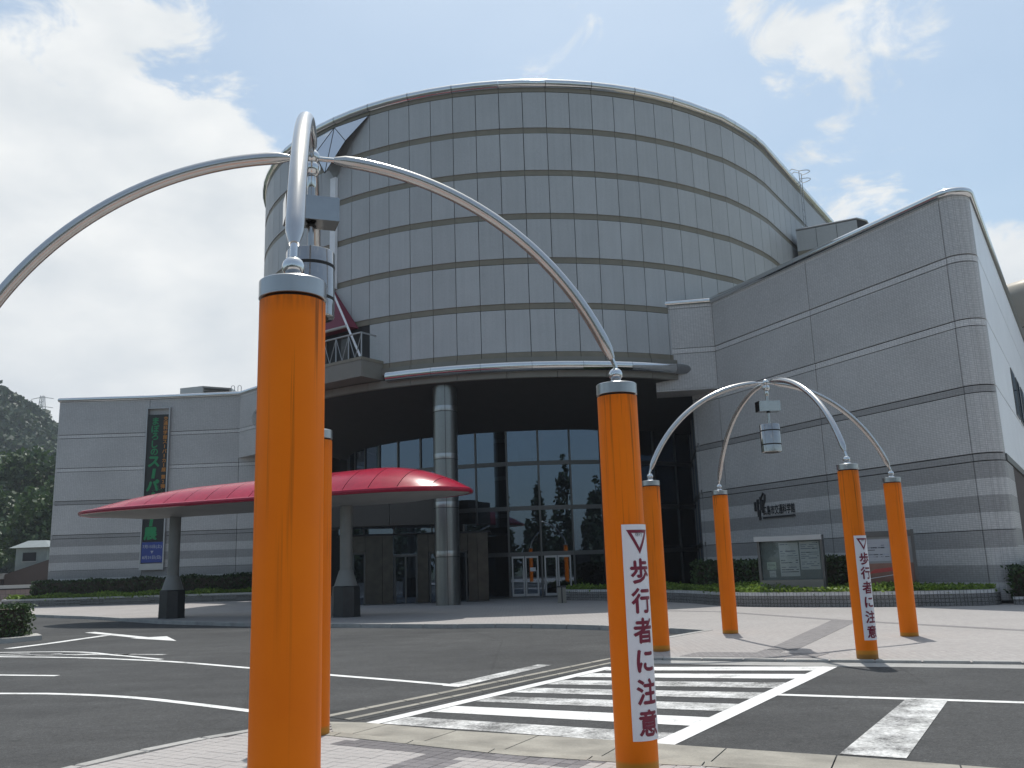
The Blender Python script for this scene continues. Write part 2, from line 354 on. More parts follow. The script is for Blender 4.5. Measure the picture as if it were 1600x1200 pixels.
# ------------------------------------------------------------------ mesh builder and scene helpers
class MB:
    def __init__(s): s.v = []; s.f = []
    def face(s, *pts):
        i = len(s.v); s.v += [tuple(p) for p in pts]; s.f.append(tuple(range(i, i + len(pts)))); return s
    def hexa(s, p):          # 8 points: bottom ring 0-3 (ccw from above), top ring 4-7
        i = len(s.v); s.v += [tuple(q) for q in p]
        for q in ((3, 2, 1, 0), (4, 5, 6, 7), (0, 1, 5, 4), (1, 2, 6, 5), (2, 3, 7, 6), (3, 0, 4, 7)):
            s.f.append(tuple(i + k for k in q))
        return s
    def box(s, x0, y0, z0, x1, y1, z1):
        return s.hexa([(x0, y0, z0), (x1, y0, z0), (x1, y1, z0), (x0, y1, z0), (x0, y0, z1), (x1, y0, z1), (x1, y1, z1), (x0, y1, z1)])
    def slab(s, a, b, z0, z1, t0, t1):
        """upright board from plan point a to b; face t0 outwards (left-hand normal side negative), t1 inwards"""
        ax, ay = a; bx, by = b; L = math.hypot(bx - ax, by - ay) or 1
        nx, ny = (by - ay) / L, -(bx - ax) / L       # right-hand normal
        P = lambda q, t: (q[0] + nx * t, q[1] + ny * t)
        p = [P(a, t0), P(b, t0), P(b, t1), P(a, t1)]
        if t0 < t1: p = p[::-1]
        return s.hexa([(*q, z0) for q in p] + [(*q, z1) for q in p])
    def prism(s, poly, z0, z1):
        n = len(poly); i = len(s.v)
        if sum(poly[k][0] * poly[(k + 1) % n][1] - poly[(k + 1) % n][0] * poly[k][1] for k in range(n)) < 0: poly = poly[::-1]
        s.v += [(*q, z0) for q in poly] + [(*q, z1) for q in poly]
        s.f.append(tuple(i + k for k in reversed(range(n)))); s.f.append(tuple(i + n + k for k in range(n)))
        for k in range(n): s.f.append((i + k, i + (k + 1) % n, i + n + (k + 1) % n, i + n + k))
        return s
    def lathe(s, prof, c=(0, 0, 0), n=24, caps=True):
        i = len(s.v); m = len(prof)
        for r, z in prof:
            for k in range(n):
                a = 2 * math.pi * k / n; s.v.append((c[0] + r * math.cos(a), c[1] + r * math.sin(a), c[2] + z))
        for j in range(m - 1):
            for k in range(n):
                k2 = (k + 1) % n; s.f.append((i + j * n + k, i + j * n + k2, i + (j + 1) * n + k2, i + (j + 1) * n + k))
        if caps:
            s.f.append(tuple(i + k for k in reversed(range(n)))); s.f.append(tuple(i + (m - 1) * n + k for k in range(n)))
        return s
    def ball(s, c, r, n=14):
        return s.lathe([(max(r * math.sin(t), 1e-4), -r * math.cos(t)) for t in np.linspace(0, math.pi, n // 2 + 2)], c, n)
    def tube(s, pts, r, n=10, closed=False):
        pts = [Vector(p) for p in pts]; i = len(s.v); m = len(pts); up = None
        rr = r if hasattr(r, '__len__') else [r] * m
        for k, p in enumerate(pts):
            if closed: d = pts[(k + 1) % m] - pts[k - 1]
            else: d = pts[min(k + 1, m - 1)] - pts[max(k - 1, 0)]
            d.normalize()
            if up is None: up = d.orthogonal().normalized()
            up = (up - d * up.dot(d)).normalized(); sd = d.cross(up)
            for q in range(n):
                a = 2 * math.pi * q / n; s.v.append(tuple(p + (up * math.cos(a) + sd * math.sin(a)) * rr[k]))
        for k in range(m if closed else m - 1):
            for q in range(n):
                q2 = (q + 1) % n; k2 = (k + 1) % m
                s.f.append((i + k * n + q, i + k * n + q2, i + k2 * n + q2, i + k2 * n + q))
        if not closed:
            s.f.append(tuple(i + q for q in reversed(range(n)))); s.f.append(tuple(i + (m - 1) * n + q for q in range(n)))
        return s
    def raw(s, verts, faces):
        i = len(s.v); s.v += [tuple(q) for q in verts]; s.f += [tuple(i + k for k in f) for f in faces]; return s
    def mesh(s, name, mat, smooth=False):
        me = bpy.data.meshes.new(name); me.from_pydata(s.v, [], s.f); me.update()
        uv = me.uv_layers.new(name='UV')
        V = np.array(s.v, float)
        data = np.zeros((len(me.loops), 2))
        for p in me.polygons:
            n = p.normal; ls = list(p.loop_indices); vs = [me.loops[l].vertex_index for l in ls]
            if abs(n.z) > 0.7: data[ls] = V[vs][:, :2]
            else:
                h = math.hypot(n.x, n.y) or 1; t = np.array((-n.y / h, n.x / h))
                data[ls, 0] = V[vs][:, :2] @ t; data[ls, 1] = V[vs][:, 2]
        uv.data.foreach_set('uv', data.ravel())
        if smooth:
            me.polygons.foreach_set('use_smooth', [True] * len(me.polygons))
            try: me.set_sharp_from_angle(angle=R_(38))
            except Exception: pass
        me.materials.append(MATS[mat])
        return me
    def build(s, name, mat, parent=None, smooth=False, **props):
        return link(name, s.mesh(name, mat, smooth), parent, **props)

def link(name, me, parent=None, **props):
    o = bpy.data.objects.new(name, me); COL.objects.link(o)
    if parent is not None:
        o.parent = parent
        off = Vector((0, 0, 0)); q = parent
        if parent.parent is None: o.location = -Vector(parent.location) if parent.get('_w') else (0, 0, 0)
    for k, v in props.items(): o[k] = v
    return o
def thing(name, label, cat, loc=(0, 0, 0), group=None, world_coords=True):
    o = bpy.data.objects.new(name, None); COL.objects.link(o); o.location = loc
    o.empty_display_size = 0.2
    o['label'] = label; o['category'] = cat
    if group: o['group'] = group
    if world_coords: o['_w'] = 1
    return o
def tag(o, label, cat, group=None):
    o['label'] = label; o['category'] = cat
    if group: o['group'] = group
    return o
def copy_tree(o, parent=None):
    c = o.copy(); COL.objects.link(c); c.parent = parent
    for ch in o.children: copy_tree(ch, c)
    return c
def leaves(centers, size, jitter=0.35, flat=0.0, seed=0, aspect=0.55):
    """leaf quads (diamonds) at centers, random orientation"""
    g = np.random.default_rng(seed); n = len(centers)
    a = g.normal(size=(n, 3)); a[:, 2] *= (1 - flat); a /= np.linalg.norm(a, axis=1)[:, None]
    b = g.normal(size=(n, 3)); b -= a * (a * b).sum(1)[:, None]; b /= np.linalg.norm(b, axis=1)[:, None]
    s = size * (1 + jitter * g.uniform(-1, 1, n))[:, None]
    c = np.asarray(centers)
    v = np.stack([c - a * s, c + b * s * aspect, c + a * s, c - b * s * aspect], 1).reshape(-1, 3)
    f = np.arange(4 * n).reshape(-1, 4)
    return v, f
def leaf_mesh(name, v, f, mat, parent=None, **props):
    me = bpy.data.meshes.new(name); me.from_pydata(v.tolist(), [], f.tolist()); me.update()
    me.materials.append(MATS[mat])
    return link(name, me, parent, **props)
def lerp(a, b, t): return tuple(x + (y - x) * t for x, y in zip(a, b))
def inside(p, poly):
    x, y = p; r = False; n = len(poly)
    for i in range(n):
        x0, y0 = poly[i]; x1, y1 = poly[(i + 1) % n]
        if (y0 > y) != (y1 > y) and x < (x1 - x0) * (y - y0) / (y1 - y0) + x0: r = not r
    return r
def resample(pts, step):
    P = [np.array(p, float) for p in pts]; out = [P[0]]; rem = step
    for a, b in zip(P, P[1:]):
        L = np.linalg.norm(b - a); t = 0
        while L - t >= rem:
            t += rem; out.append(a + (b - a) * t / L); rem = step
        rem -= L - t
    if np.linalg.norm(out[-1] - P[-1]) > step * 0.3: out.append(P[-1])
    else: out[-1] = P[-1]
    return [tuple(q) for q in out]
def smooth_poly(pts, n=6):
    """Catmull-Rom through plan points"""
    P = [np.array(p, float) for p in pts]; P = [2 * P[0] - P[1]] + P + [2 * P[-1] - P[-2]]; out = []
    for i in range(1, len(P) - 2):
        for k in range(n):
            t = k / n; a, b, c, d = P[i - 1:i + 3]
            out.append(tuple(0.5 * ((2 * b) + (-a + c) * t + (2 * a - 5 * b + 4 * c - d) * t * t + (-a + 3 * b - 3 * c + d) * t ** 3)))
    out.append(tuple(P[-2])); return out
def offset_line(pts, d):
    P = np.array(pts, float); out = []
    for i in range(len(P)):
        t = P[min(i + 1, len(P) - 1)] - P[max(i - 1, 0)]; t /= np.linalg.norm(t)
        out.append((P[i][0] + t[1] * d, P[i][1] - t[0] * d))
    return out
_txt = {}
def text_mesh(body, extrude=0.0):
    """glyph outlines of the default typeface as (verts, faces), size 1, centred on its box"""
    if body in _txt: return _txt[body]
    c = bpy.data.curves.new('t', 'FONT'); c.body = body; c.resolution_u = 3
    o = bpy.data.objects.new('t', c); COL.objects.link(o)
    dg = bpy.context.evaluated_depsgraph_get(); dg.update()
    me = o.evaluated_get(dg).to_mesh()
    V = np.array([v.co[:2] for v in me.vertices]); F = [tuple(p.vertices) for p in me.polygons]
    o.evaluated_get(dg).to_mesh_clear()
    bpy.data.objects.remove(o); bpy.data.curves.remove(c)
    V = V - (V.max(0) + V.min(0)) / 2
    _txt[body] = (V, F); return V, F

# ------------------------------------------------------------------ ground, road, pavements
ROAD = -0.10
MB().face((-1200, -1200, -0.16), (1200, -1200, -0.16), (1200, 1200, -0.16), (-1200, 1200, -0.16)).build('ground', 'ground_far', kind='structure')
MB().face((-90, -40, ROAD), (70, -40, ROAD), (70, 75, ROAD), (-90, 75, ROAD)).build('road', 'asphalt', kind='structure')

# near pavement: tiles bedded in mortar, concrete gutter towards the crossing, kerb round the left
GUT_A = [(-2.35, 8.62), (-1.66, 8.23), (-0.09, 7.18), (0.74, 6.79), (1.25, 6.61), (3.04, 5.82), (6.0, 4.45), (14.0, 0.8)]
GUT_B = [(-2.12, 9.55), (-1.58, 9.40), (-0.70, 8.82), (0.98, 7.99), (1.23, 7.82), (2.43, 7.19), (3.44, 6.58), (6.5, 5.05), (14.6, 1.4)]
LEFTK = smooth_poly([(-9.0, -6.0), (-6.2, 1.6), (-4.4, 5.2), (-3.55, 7.09), (-3.08, 7.98), (-2.77, 8.36), (-2.40, 8.72), (-2.15, 9.20), (-2.12, 9.55)], 5)
near_poly = LEFTK + GUT_A[1:] + [(14, -12), (-9, -12)]
pav = MB().prism(near_poly, -0.3, -0.012).build('near_pavement', 'paving', kind='structure')
gm = MB()
ga = resample(GUT_A, 0.25); n_g = len(ga)
def along(line, t):
    P = np.array(line, float); L = np.r_[0, np.cumsum(np.linalg.norm(np.diff(P, axis=0), axis=1))]
    return np.array([np.interp(t * L[-1], L, P[:, 0]), np.interp(t * L[-1], L, P[:, 1])])
NS = 60
prev = None
gut = MB()
GSEG = 22
gutter_pts = [(along(GUT_A, k / (GSEG * 3)), along(GUT_B, k / (GSEG * 3))) for k in range(GSEG * 3 + 1)]
gutter = bpy.data.objects.new('gutter', MB().prism([tuple(a) for a, b_ in gutter_pts] + [tuple(b_) for a, b_ in gutter_pts][::-1], -0.3, -0.11).mesh('gutter', 'concrete'))
COL.objects.link(gutter); gutter['kind'] = 'structure'
for g in range(GSEG):
    mm = MB()
    for k in range(3):
        i = g * 3 + k
        a0, b0 = gutter_pts[i]; a1, b1 = gutter_pts[i + 1]
        e0 = 0.012 / max(np.linalg.norm(a1 - a0), 1e-3) if k == 0 else 0
        a0 = a0 + (a1 - a0) * e0; b0 = b0 + (b1 - b0) * e0
        d0 = (b0 - a0) / np.linalg.norm(b0 - a0); d1 = (b1 - a1) / np.linalg.norm(b1 - a1)
        for (s0, z0, s1, z1) in ((-0.05, 0.004, 0.10, 0.004), (0.10, 0.004, 0.16, -0.035), (0.16, -0.035, None, -0.092)):
            p0 = a0 + d0 * s0; p1 = a1 + d1 * s0
            q0 = b0 if s1 is None else a0 + d0 * s1; q1 = b1 if s1 is None else a1 + d1 * s1
            mm.hexa([(*p0, -0.12), (*p1, -0.12), (*q1, -0.12), (*q0, -0.12), (*p0, z0), (*p1, z0), (*q1, z1), (*q0, z1)])
    mm.build('gutter_block', 'concrete', gutter)

kerb = MB().prism(LEFTK + offset_line(LEFTK, 0.10)[::-1], -0.3, -0.02).build('kerb', 'kerb_concrete', kind='structure')
def kerb_run(line, width, z0, z1, step, parent, mat='kerb_concrete', gap=0.008, side=1):
    pts = resample(line, step); inn = offset_line(pts, width * side)
    for k in range(len(pts) - 1):
        a, b_ = np.array(pts[k]), np.array(pts[k + 1]); c, d = np.array(inn[k + 1]), np.array(inn[k])
        L = np.linalg.norm(b_ - a)
        if L < 0.05: continue
        e = gap / L
        a2, b2 = a + (b_ - a) * e, b_ - (b_ - a) * e; d2, c2 = d + (c - d) * e, c - (c - d) * e
        p = [a2, b2, c2, d2]
        if np.cross(b2 - a2, c2 - b2) < 0: p = p[::-1]
        mm = MB(); bev = 0.012; ctr = sum(p) / 4
        top = [q + (ctr - q) / np.linalg.norm(ctr - q) * bev for q in p]
        mm.hexa([(*q, z0) for q in p] + [(*q, z1 - bev) for q in p])
        mm.hexa([(*q, z1 - bev) for q in p] + [(*q, z1) for q in top])
        mm.build('kerb_stone', mat, parent)
kerb_run(LEFTK, 0.12, -0.25, 0.006, 0.6, kerb)

# paving tiles, one by one: dark textured pads and bands among pale ones
PAD = [(-1.66, 7.80), (-1.35, 8.03), (0.60, 6.86), (0.36, 6.60)]
BAND = [(-0.75, 7.34), (-0.45, 7.12), (-1.9, 4.4), (-2.25, 4.6)]
tang = R_(-30.5); ct, st = math.cos(tang), math.sin(tang); TS = 0.10
tile_me = {}
def tile_mesh(mat):
    h = TS / 2 - 0.0022; t = h - 0.004; mm = MB()
    c0 = [(-h, -h), (h, -h), (h, h), (-h, h)]; c1 = [(-t, -t), (t, -t), (t, t), (-t, t)]
    i = 0
    mm.v += [(x, y, -0.014) for x, y in c0] + [(x, y, -0.003) for x, y in c0] + [(x, y, 0) for x, y in c1]
    mm.f += [(8, 9, 10, 11)]
    for k in range(4):
        k2 = (k + 1) % 4
        mm.f += [(k, k2, 4 + k2, 4 + k), (4 + k, 4 + k2, 8 + k2, 8 + k)]
    return mm
tiles = []
grng = np.random.default_rng(3)
inner_poly = offset_line(LEFTK, 0.13) + GUT_A[1:] + [(14, -12), (-9, -12)]
for i in range(-75, 75):
    for j in range(-30, 95):
        x = i * TS * ct - j * TS * st - 0.3; y = i * TS * st + j * TS * ct + 5.0
        if y < 4.2 or x < -4.6 or x > 4.2 or not inside((x, y), inner_poly): continue
        dark = inside((x, y), PAD) or inside((x, y), BAND)
        d = math.hypot(x, y)
        u = x / y
        inview = (y > 6.25 - 0.03 * x) and -0.62 < u < 0.62
        tiles.append((not inview, d, x, y, dark))
tiles.sort()
tm = {False: tile_mesh('paver'), True: tile_mesh('paver_dark')}
tme = {False: tm[False].mesh('paving_tile', 'paver'), True: tm[True].mesh('paving_tile', 'paver_dark')}
rest = {False: MB(), True: MB()}
for k, (nv, d, x, y, dark) in enumerate(tiles):
    dz = grng.uniform(-0.0015, 0.0015)
    if k < 300:
        o = link('paving_tile', tme[dark], pav); o.location = (x, y, dz); o.rotation_euler = (0, 0, tang)
    else:
        rest[dark].raw([(x + a * ct - b_ * st, y + a * st + b_ * ct, c + dz) for a, b_, c in tm[dark].v], tm[dark].f)
rest[False].build('pale_tiles', 'paver', pav, kind='stuff')
rest[True].build('dark_tiles', 'paver_dark', pav, kind='stuff')

# plaza in front of the museum
LANE = [(-60.0, 62.0), (-34.0, 47.5), (-20.5, 38.3), (-15.7, 34.0), (-11.5, 29.4), (-7.8, 26.4), (-4.26, 24.3), (-1.8, 22.9), (-0.19, 22.4), (1.3, 21.3), (2.6, 19.95), (3.55, 18.75), (3.72, 18.45), (3.45, 18.05), (2.75, 17.3), (2.05, 16.1), (1.55, 15.1), (1.42, 14.55), (1.6, 14.32)]
FRONT = [(1.6, 14.32), (2.24, 14.05), (3.54, 13.43), (5.15, 12.79), (6.58, 12.19), (12.0, 9.9), (26.0, 4.0)]
APR = offset_line(FRONT, -1.0)
plaza_poly = LANE[:-2] + [(1.75, 15.25)] + APR[1:] + [(60, 5), (60, 72), (-60, 72)]
apm = MB()
AP0 = [(1.42, 14.55)] + FRONT[1:]; AP1 = [(1.75, 15.25)] + APR[1:]
for k in range(len(AP0) - 1):
    apm.hexa([(*AP0[k], -0.3), (*AP0[k + 1], -0.3), (*AP1[k + 1], -0.3), (*AP1[k], -0.3), (*AP0[k], -0.062), (*AP0[k + 1], -0.062), (*AP1[k + 1], 0.0), (*AP1[k], 0.0)])
apm.build('crossing_apron', 'paving', kind='structure')
plaza = MB().prism(plaza_poly, -0.3, 0.0).build('plaza', 'paving', kind='structure')
pk = MB().prism(offset_line(FRONT, -0.01) + offset_line(FRONT, -0.3)[::-1], -0.3, -0.09).build('plaza_kerb', 'kerb_concrete', kind='structure')
kerb_run(offset_line(FRONT, 0.02), 0.17, -0.25, -0.046, 0.6, pk, side=-1)
kerb_run(offset_line(LANE[1:], 0.02), 0.17, -0.25, 0.006, 1.0, pk, side=-1)
fg = MB(); FO, FI = offset_line(FRONT, 0.34), offset_line(FRONT, 0.03)
for k in range(len(FRONT) - 1):
    q = [FO[k], FO[k + 1], FI[k + 1], FI[k]]; zz = (ROAD + 0.004, ROAD + 0.004, -0.082, -0.082)
    fg.hexa([(*p_, -0.2) for p_ in q] + [(*p_, z_) for p_, z_ in zip(q, zz)])
fg.build('far_gutter', 'kerb_concrete', kind='structure')
def sheet(name, poly, z, mat, kind='structure', parent=None):
    n = len(poly)
    if sum(poly[k][0] * poly[(k + 1) % n][1] - poly[(k + 1) % n][0] * poly[k][1] for k in range(n)) < 0: poly = poly[::-1]
    return MB().prism(poly, z - 0.006, z).build(name, mat, parent, **({'kind': kind} if kind else {}))
def strip_poly(line, w): return offset_line(line, w / 2) + offset_line(line, -w / 2)[::-1]
sheet('paving_band', [(3.80, 14.30), (4.20, 14.12), (7.2, 19.65), (6.85, 20.2)], 0.004, 'paving_dark', parent=plaza, kind=None)
sheet('paving_band', strip_poly([(3.2, 25.5), (5.33, 24.3), (6.98, 19.95)][1:2] + [(5.33, 24.3), (7.0, 19.9), (8.8, 16.1), (11.5, 11.0)], 0.30)[1:], 0.003, 'paving_dark', parent=plaza, kind=None) if False else None
sheet('paving_band', strip_poly([(3.4, 26.6), (5.33, 24.6), (6.98, 20.0), (8.8, 16.16), (12.0, 10.6)], 0.26), 0.0025, 'paving_dark', parent=plaza, kind=None)
def apz(d): return -0.062 + 0.062 * min(max(d, 0), 1.0)
def apron_patch(s0, s1, d0, d1, skew, lift, name, mat):
    """strip on the sloping apron, s along the kerb from its corner, d back from the kerb"""
    def pt(s_, d_):
        a = along(FRONT, s_ / 28.3); b2 = along(FRONT, (s_ + 0.05) / 28.3); t_ = (b2 - a) / np.linalg.norm(b2 - a); q = a + np.array((-t_[1], t_[0])) * d_
        return (q[0], q[1], apz(d_) + lift)
    q = [pt(s0, d0), pt(s1, d0), pt(s1 + skew, d1), pt(s0 + skew, d1)]
    return MB().hexa([(x, y, z - 0.01) for x, y, z in q] + q).build(name, mat, plaza)
apron_patch(0.85, 2.95, 0.22, 0.62, 0.22, 0.005, 'tactile_pad', 'paving_dark')
apron_patch(2.0, 2.42, 0.64, 0.99, 0.10, 0.004, 'paving_band', 'paving_dark')

# road markings: each stripe its own sheet of paint
marks = bpy.data.objects.new('road_markings', MB().prism([(-2.02, 9.88), (-2.0, 9.88), (-2.0, 9.9)], ROAD - 0.02, ROAD - 0.015).mesh('road_markings', 'paint')); COL.objects.link(marks); marks['kind'] = 'structure'
def mark(poly, mat='paint', name='painted_line', z=ROAD + 0.004):
    n = len(poly)
    if sum(poly[k][0] * poly[(k + 1) % n][1] - poly[(k + 1) % n][0] * poly[k][1] for k in range(n)) < 0: poly = poly[::-1]
    mm = MB(); mm.face(*[(*q, z) for q in poly]); return mm.build(name, mat, marks)
ZL0, ZL1 = np.array((-1.50, 9.36)), np.array((1.30, 13.50))
ZR0, ZR1 = np.array((1.15, 7.86)), np.array((4.22, 12.74))
def zl(t): return ZL0 + (ZL1 - ZL0) * t
def zr(t): return ZR0 + (ZR1 - ZR0) * t
nb = 7; bw = 1 / (nb + (nb - 1) * 0.82)
for k in range(nb):
    t0 = k * bw * 1.82 + 0.004; t1 = t0 + bw
    a, b_, c, d = zl(t0), zr(t0), zr(t1), zl(t1)
    ux = (b_ - a) / np.linalg.norm(b_ - a)
    mark([tuple(a + ux * 0.10), tuple(b_ - ux * 0.10), tuple(c - ux * 0.10), tuple(d + ux * 0.10)], 'paint_worn' if k in (0, 2, 3, 4) else 'paint', 'zebra_stripe')
mark(strip_poly([tuple(zl(-0.005)), tuple(zl(1.0))], 0.17), 'paint_fresh', 'zebra_edge_line', ROAD + 0.005)
mark(strip_poly([tuple(zr(-0.005)), tuple(zr(1.0))], 0.20), 'paint_fresh', 'zebra_edge_line', ROAD + 0.005)
mark(strip_poly(smooth_poly([(-20.0, 21.4), (-10.59, 18.75), (-6.88, 16.95), (-4.39, 15.01), (-2.79, 13.65), (-1.81, 12.85), (-0.78, 11.98)], 5), 0.13))
mark(strip_poly(smooth_poly([(-13.5, 20.2), (-9.68, 19.5), (-8.0, 18.25), (-6.6, 17.0)], 5), 0.12), z=ROAD + 0.0049)
for k in range(6):
    x = -12.4 + k * 0.85; mark(strip_poly([(x, 19.15 - k * 0.13), (x + 1.25, 19.75 - k * 0.35)], 0.14), 'paint_worn', 'hatch_stripe', ROAD + 0.0045)
mark(strip_poly(smooth_poly([(-16.0, 14.9), (-10.0, 13.4), (-7.12, 12.72), (-6.14, 12.45), (-4.84, 11.8), (-3.04, 10.44), (-2.35, 9.85)], 5), 0.13))
mark(strip_poly([(-14.0, 17.2), (-8.52, 15.16), (-7.38, 14.78)], 0.13))
mark(strip_poly([(2.80, 10.40), (4.99, 9.35), (12.0, 6.0)], 0.13))
mark([(4.01, 9.80), (4.36, 9.62), (2.84, 7.06), (2.42, 7.28)], 'paint_worn', 'stop_bar', ROAD + 0.0058)
mark([(-1.03, 12.04), (0.25, 14.13), (0.46, 14.02), (-0.80, 11.86)], 'paint_worn', 'stop_bar', ROAD + 0.0058)
# direction arrow on the drive
mark(strip_poly(smooth_poly([(-11.6, 20.9), (-11.3, 22.2), (-11.15, 23.4), (-11.0, 24.5)], 4), 0.26), 'paint', 'arrow_shaft')
mark(strip_poly([(-12.2, 26.1), (-10.9, 24.7), (-9.3, 22.95)], 0.28), 'paint', 'arrow_shaft', ROAD + 0.005)
mark([(-9.75, 23.05), (-8.05, 21.6), (-8.95, 23.35)], 'paint', 'arrow_head', ROAD + 0.0055)
# drain channel across the road
ch = MB()
CL0, CL1, CR0, CR1 = np.array((-2.10, 9.90)), np.array((1.42, 14.75)), np.array((-1.70, 9.52)), np.array((1.50, 14.02))
drain = bpy.data.objects.new('drain_channel', ch.prism([tuple(CL0), tuple(CL1), tuple(CR1), tuple(CR0)], ROAD - 0.2, ROAD + 0.003).mesh('drain_channel', 'asphalt')); COL.objects.link(drain); drain['kind'] = 'structure'
def chq(s0, s1, z, mat, name, t0=0.0, t1=1.0):
    q = lambda t, s: tuple((CL0 + (CL1 - CL0) * t) * (1 - s) + (CR0 + (CR1 - CR0) * t) * s)
    return MB().prism([q(t0, s0), q(t1, s0), q(t1, s1), q(t0, s1)], ROAD - 0.1, z).build(name, mat, drain)
for k in range(10):
    e = 0.0015
    chq(0.0, 0.20, ROAD + 0.008, 'concrete', 'channel_kerb', k / 10 + e, (k + 1) / 10 - e)
    chq(0.22, 0.62, ROAD + 0.005, 'grating', 'grating', k / 10 + e, (k + 1) / 10 - e)
    chq(0.64, 0.80, ROAD + 0.008, 'concrete', 'channel_kerb', k / 10 + e, (k + 1) / 10 - e)

# ------------------------------------------------------------------ the museum
DC = np.array((0.58, 46.78)); DR = 13.49; DS = 1.02
def zs(z): return CAMH + (z - CAMH) * DS
RINGS = [zs(z) for z in (19.92, 18.14, 16.335, 14.535, 12.72, 10.905)]
ZR6, ZSO = zs(9.24), zs(8.24)
ZTOP = zs(20.18)
def seam_angle(i): return R_(-121.75 + 4.075 * (i - 1))
seams = {}
for i in range(-16, 19): seams[i] = DC + DR * np.array((math.cos(seam_angle(i)), math.sin(seam_angle(i))))
for i, q in zip(range(19, 24), ((9.44, 35.93), (10.14, 36.60), (10.81, 37.28), (11.43, 37.98), (12.01, 38.72))): seams[i] = np.array(q) * DS
sd = np.array((0.553, 0.833)) * 0.96
for i in range(24, 37): seams[i] = seams[i - 1] + sd
SI = sorted(seams)
def seam_n(i):
    a, b_ = seams[max(i - 1, SI[0])], seams[min(i + 1, SI[-1])]
    t = (b_ - a) / np.linalg.norm(b_ - a); return np.array((t[1], -t[0]))
def sp(i, off=0.0): return seams[i] + seam_n(i) * off
plan = [sp(i, -0.07) for i in SI]
back = [(18.0, 60.0), (6.0, 66.0), (-6.0, 62.0), (-12.0, 55.5)]

museum = thing('museum_building', 'grey museum with panelled round drum, tiled wings and dark glazed entrance', 'building', (0.6, 42.0, 0))
drum = MB().prism([tuple(q) for q in plan] + back, ZSO + 0.35, ZTOP - 0.1).build('drum_wall', 'joint_dark', museum)
# panels
for a in SI[:-1]:
    vis = -14 <= a <= 29
    if not vis: continue
    p0, p1 = sp(a), sp(a + 1)
    t = (p1 - p0) / np.linalg.norm(p1 - p0)
    q0, q1 = p0 + t * 0.014, p1 - t * 0.014
    for k in range(6):
        zt = RINGS[k] - 0.012; zb = (RINGS[k + 1] + 0.25) if k < 5 else ZR6
        if -3 <= a <= 1 and k == 5: continue            # balcony opening
        if -3 <= a <= 1 and k == 4 and False: continue
        MB().slab(tuple(q0), tuple(q1), zb, zt, 0.0, -0.06).build('panel', 'drum_panel', drum)
rest_p = MB()
for a in (i for i in SI[:-1] if not -14 <= i <= 29):
    for k in range(6):
        rest_p.slab(tuple(sp(a)), tuple(sp(a + 1)), (RINGS[k + 1] + 0.25) if k < 5 else ZR6, RINGS[k] - 0.012, 0, -0.06)
rest_p.build('rear_panels', 'drum_panel', drum, kind='stuff')
def course(z0, z1, off, mat, name, every=1, i0=SI[0], i1=SI[-1], gap=0.01, th=0.05, parent=None):
    i = i0
    mm = MB()
    while i < i1:
        j = min(i + every, i1)
        for k in range(i, j):
            a, b_ = sp(k, off), sp(k + 1, off); L = np.linalg.norm(b_ - a); t = (b_ - a) / L
            if k == i: a = a + t * gap
            if k == j - 1: b_ = b_ - t * gap
            mm.slab(tuple(a), tuple(b_), z0, z1, 0.0, -th)
        i = j
    return mm.build(name, mat, parent or drum)
for k in range(1, 6): course(RINGS[k] + 0.018, RINGS[k] + 0.25, -0.035, 'drum_band', 'band_course', 1, gap=0.006, th=0.05)
course(RINGS[0] + 0.015, ZTOP, 0.0, 'drum_band', 'rim_fascia', 2)
course(ZR6 - 0.21, ZR6 - 0.015, 0.02, 'drum_band', 'band_course', 1)
course(ZSO + 0.52, ZR6 - 0.23, 0.10, 'lintel_beige', 'ledge_course', 2)
course(ZSO, ZSO + 0.30, 0.10, 'lintel_beige', 'soffit_edge', 2, th=0.35)
# rim: half round metal coping
rim = MB()
for i in range(SI[0], SI[-1], 2):
    pts = []
    for k in range(3):
        if i + k <= SI[-1]:
            q = sp(i + k, -0.02)
            pts.append((q[0], q[1], ZTOP + 0.10))
    if len(pts) > 1:
        t = Vector(pts[1]) - Vector(pts[0]); pts[0] = tuple(Vector(pts[0]) + t.normalized() * 0.008)
        t = Vector(pts[-1]) - Vector(pts[-2]); pts[-1] = tuple(Vector(pts[-1]) - t.normalized() * 0.008)
        MB().tube(pts, 0.20, 14).build('coping', 'chrome', drum, smooth=True)
MB().prism([tuple(sp(i, -0.2)) for i in SI] + back, ZTOP - 0.09, ZTOP + 0.10).build('roof', 'drum_band', museum)
# chrome pipe round the foot of the drum, broken at the balcony
pipe_parent = MB().tube([(*sp(3, 0.16), ZSO + 0.40)] + [(*sp(3, 0.10), ZSO + 0.40)], 0.05, 8).build('pipe_rail', 'chrome', museum)
for rngs in ((list(range(3, 16))), list(range(-16, -4))):
    for i in rngs[::2]:
        pts = [(*sp(k, 0.20), ZSO + 0.41) for k in range(i, min(i + 2, rngs[-1]) + 1)]
        if len(pts) < 2: continue
        MB().tube(pts, 0.205, 16).build('pipe_length', 'chrome', pipe_parent, smooth=True)
mm = MB().ball((*sp(16, 0.2), ZSO + 0.41), 0.205, 16); mm.tube([(*sp(15, 0.2), ZSO + 0.41), (*sp(16, 0.2), ZSO + 0.41)], 0.205, 16)
mm.build('pipe_end', 'steel', pipe_parent, smooth=True)

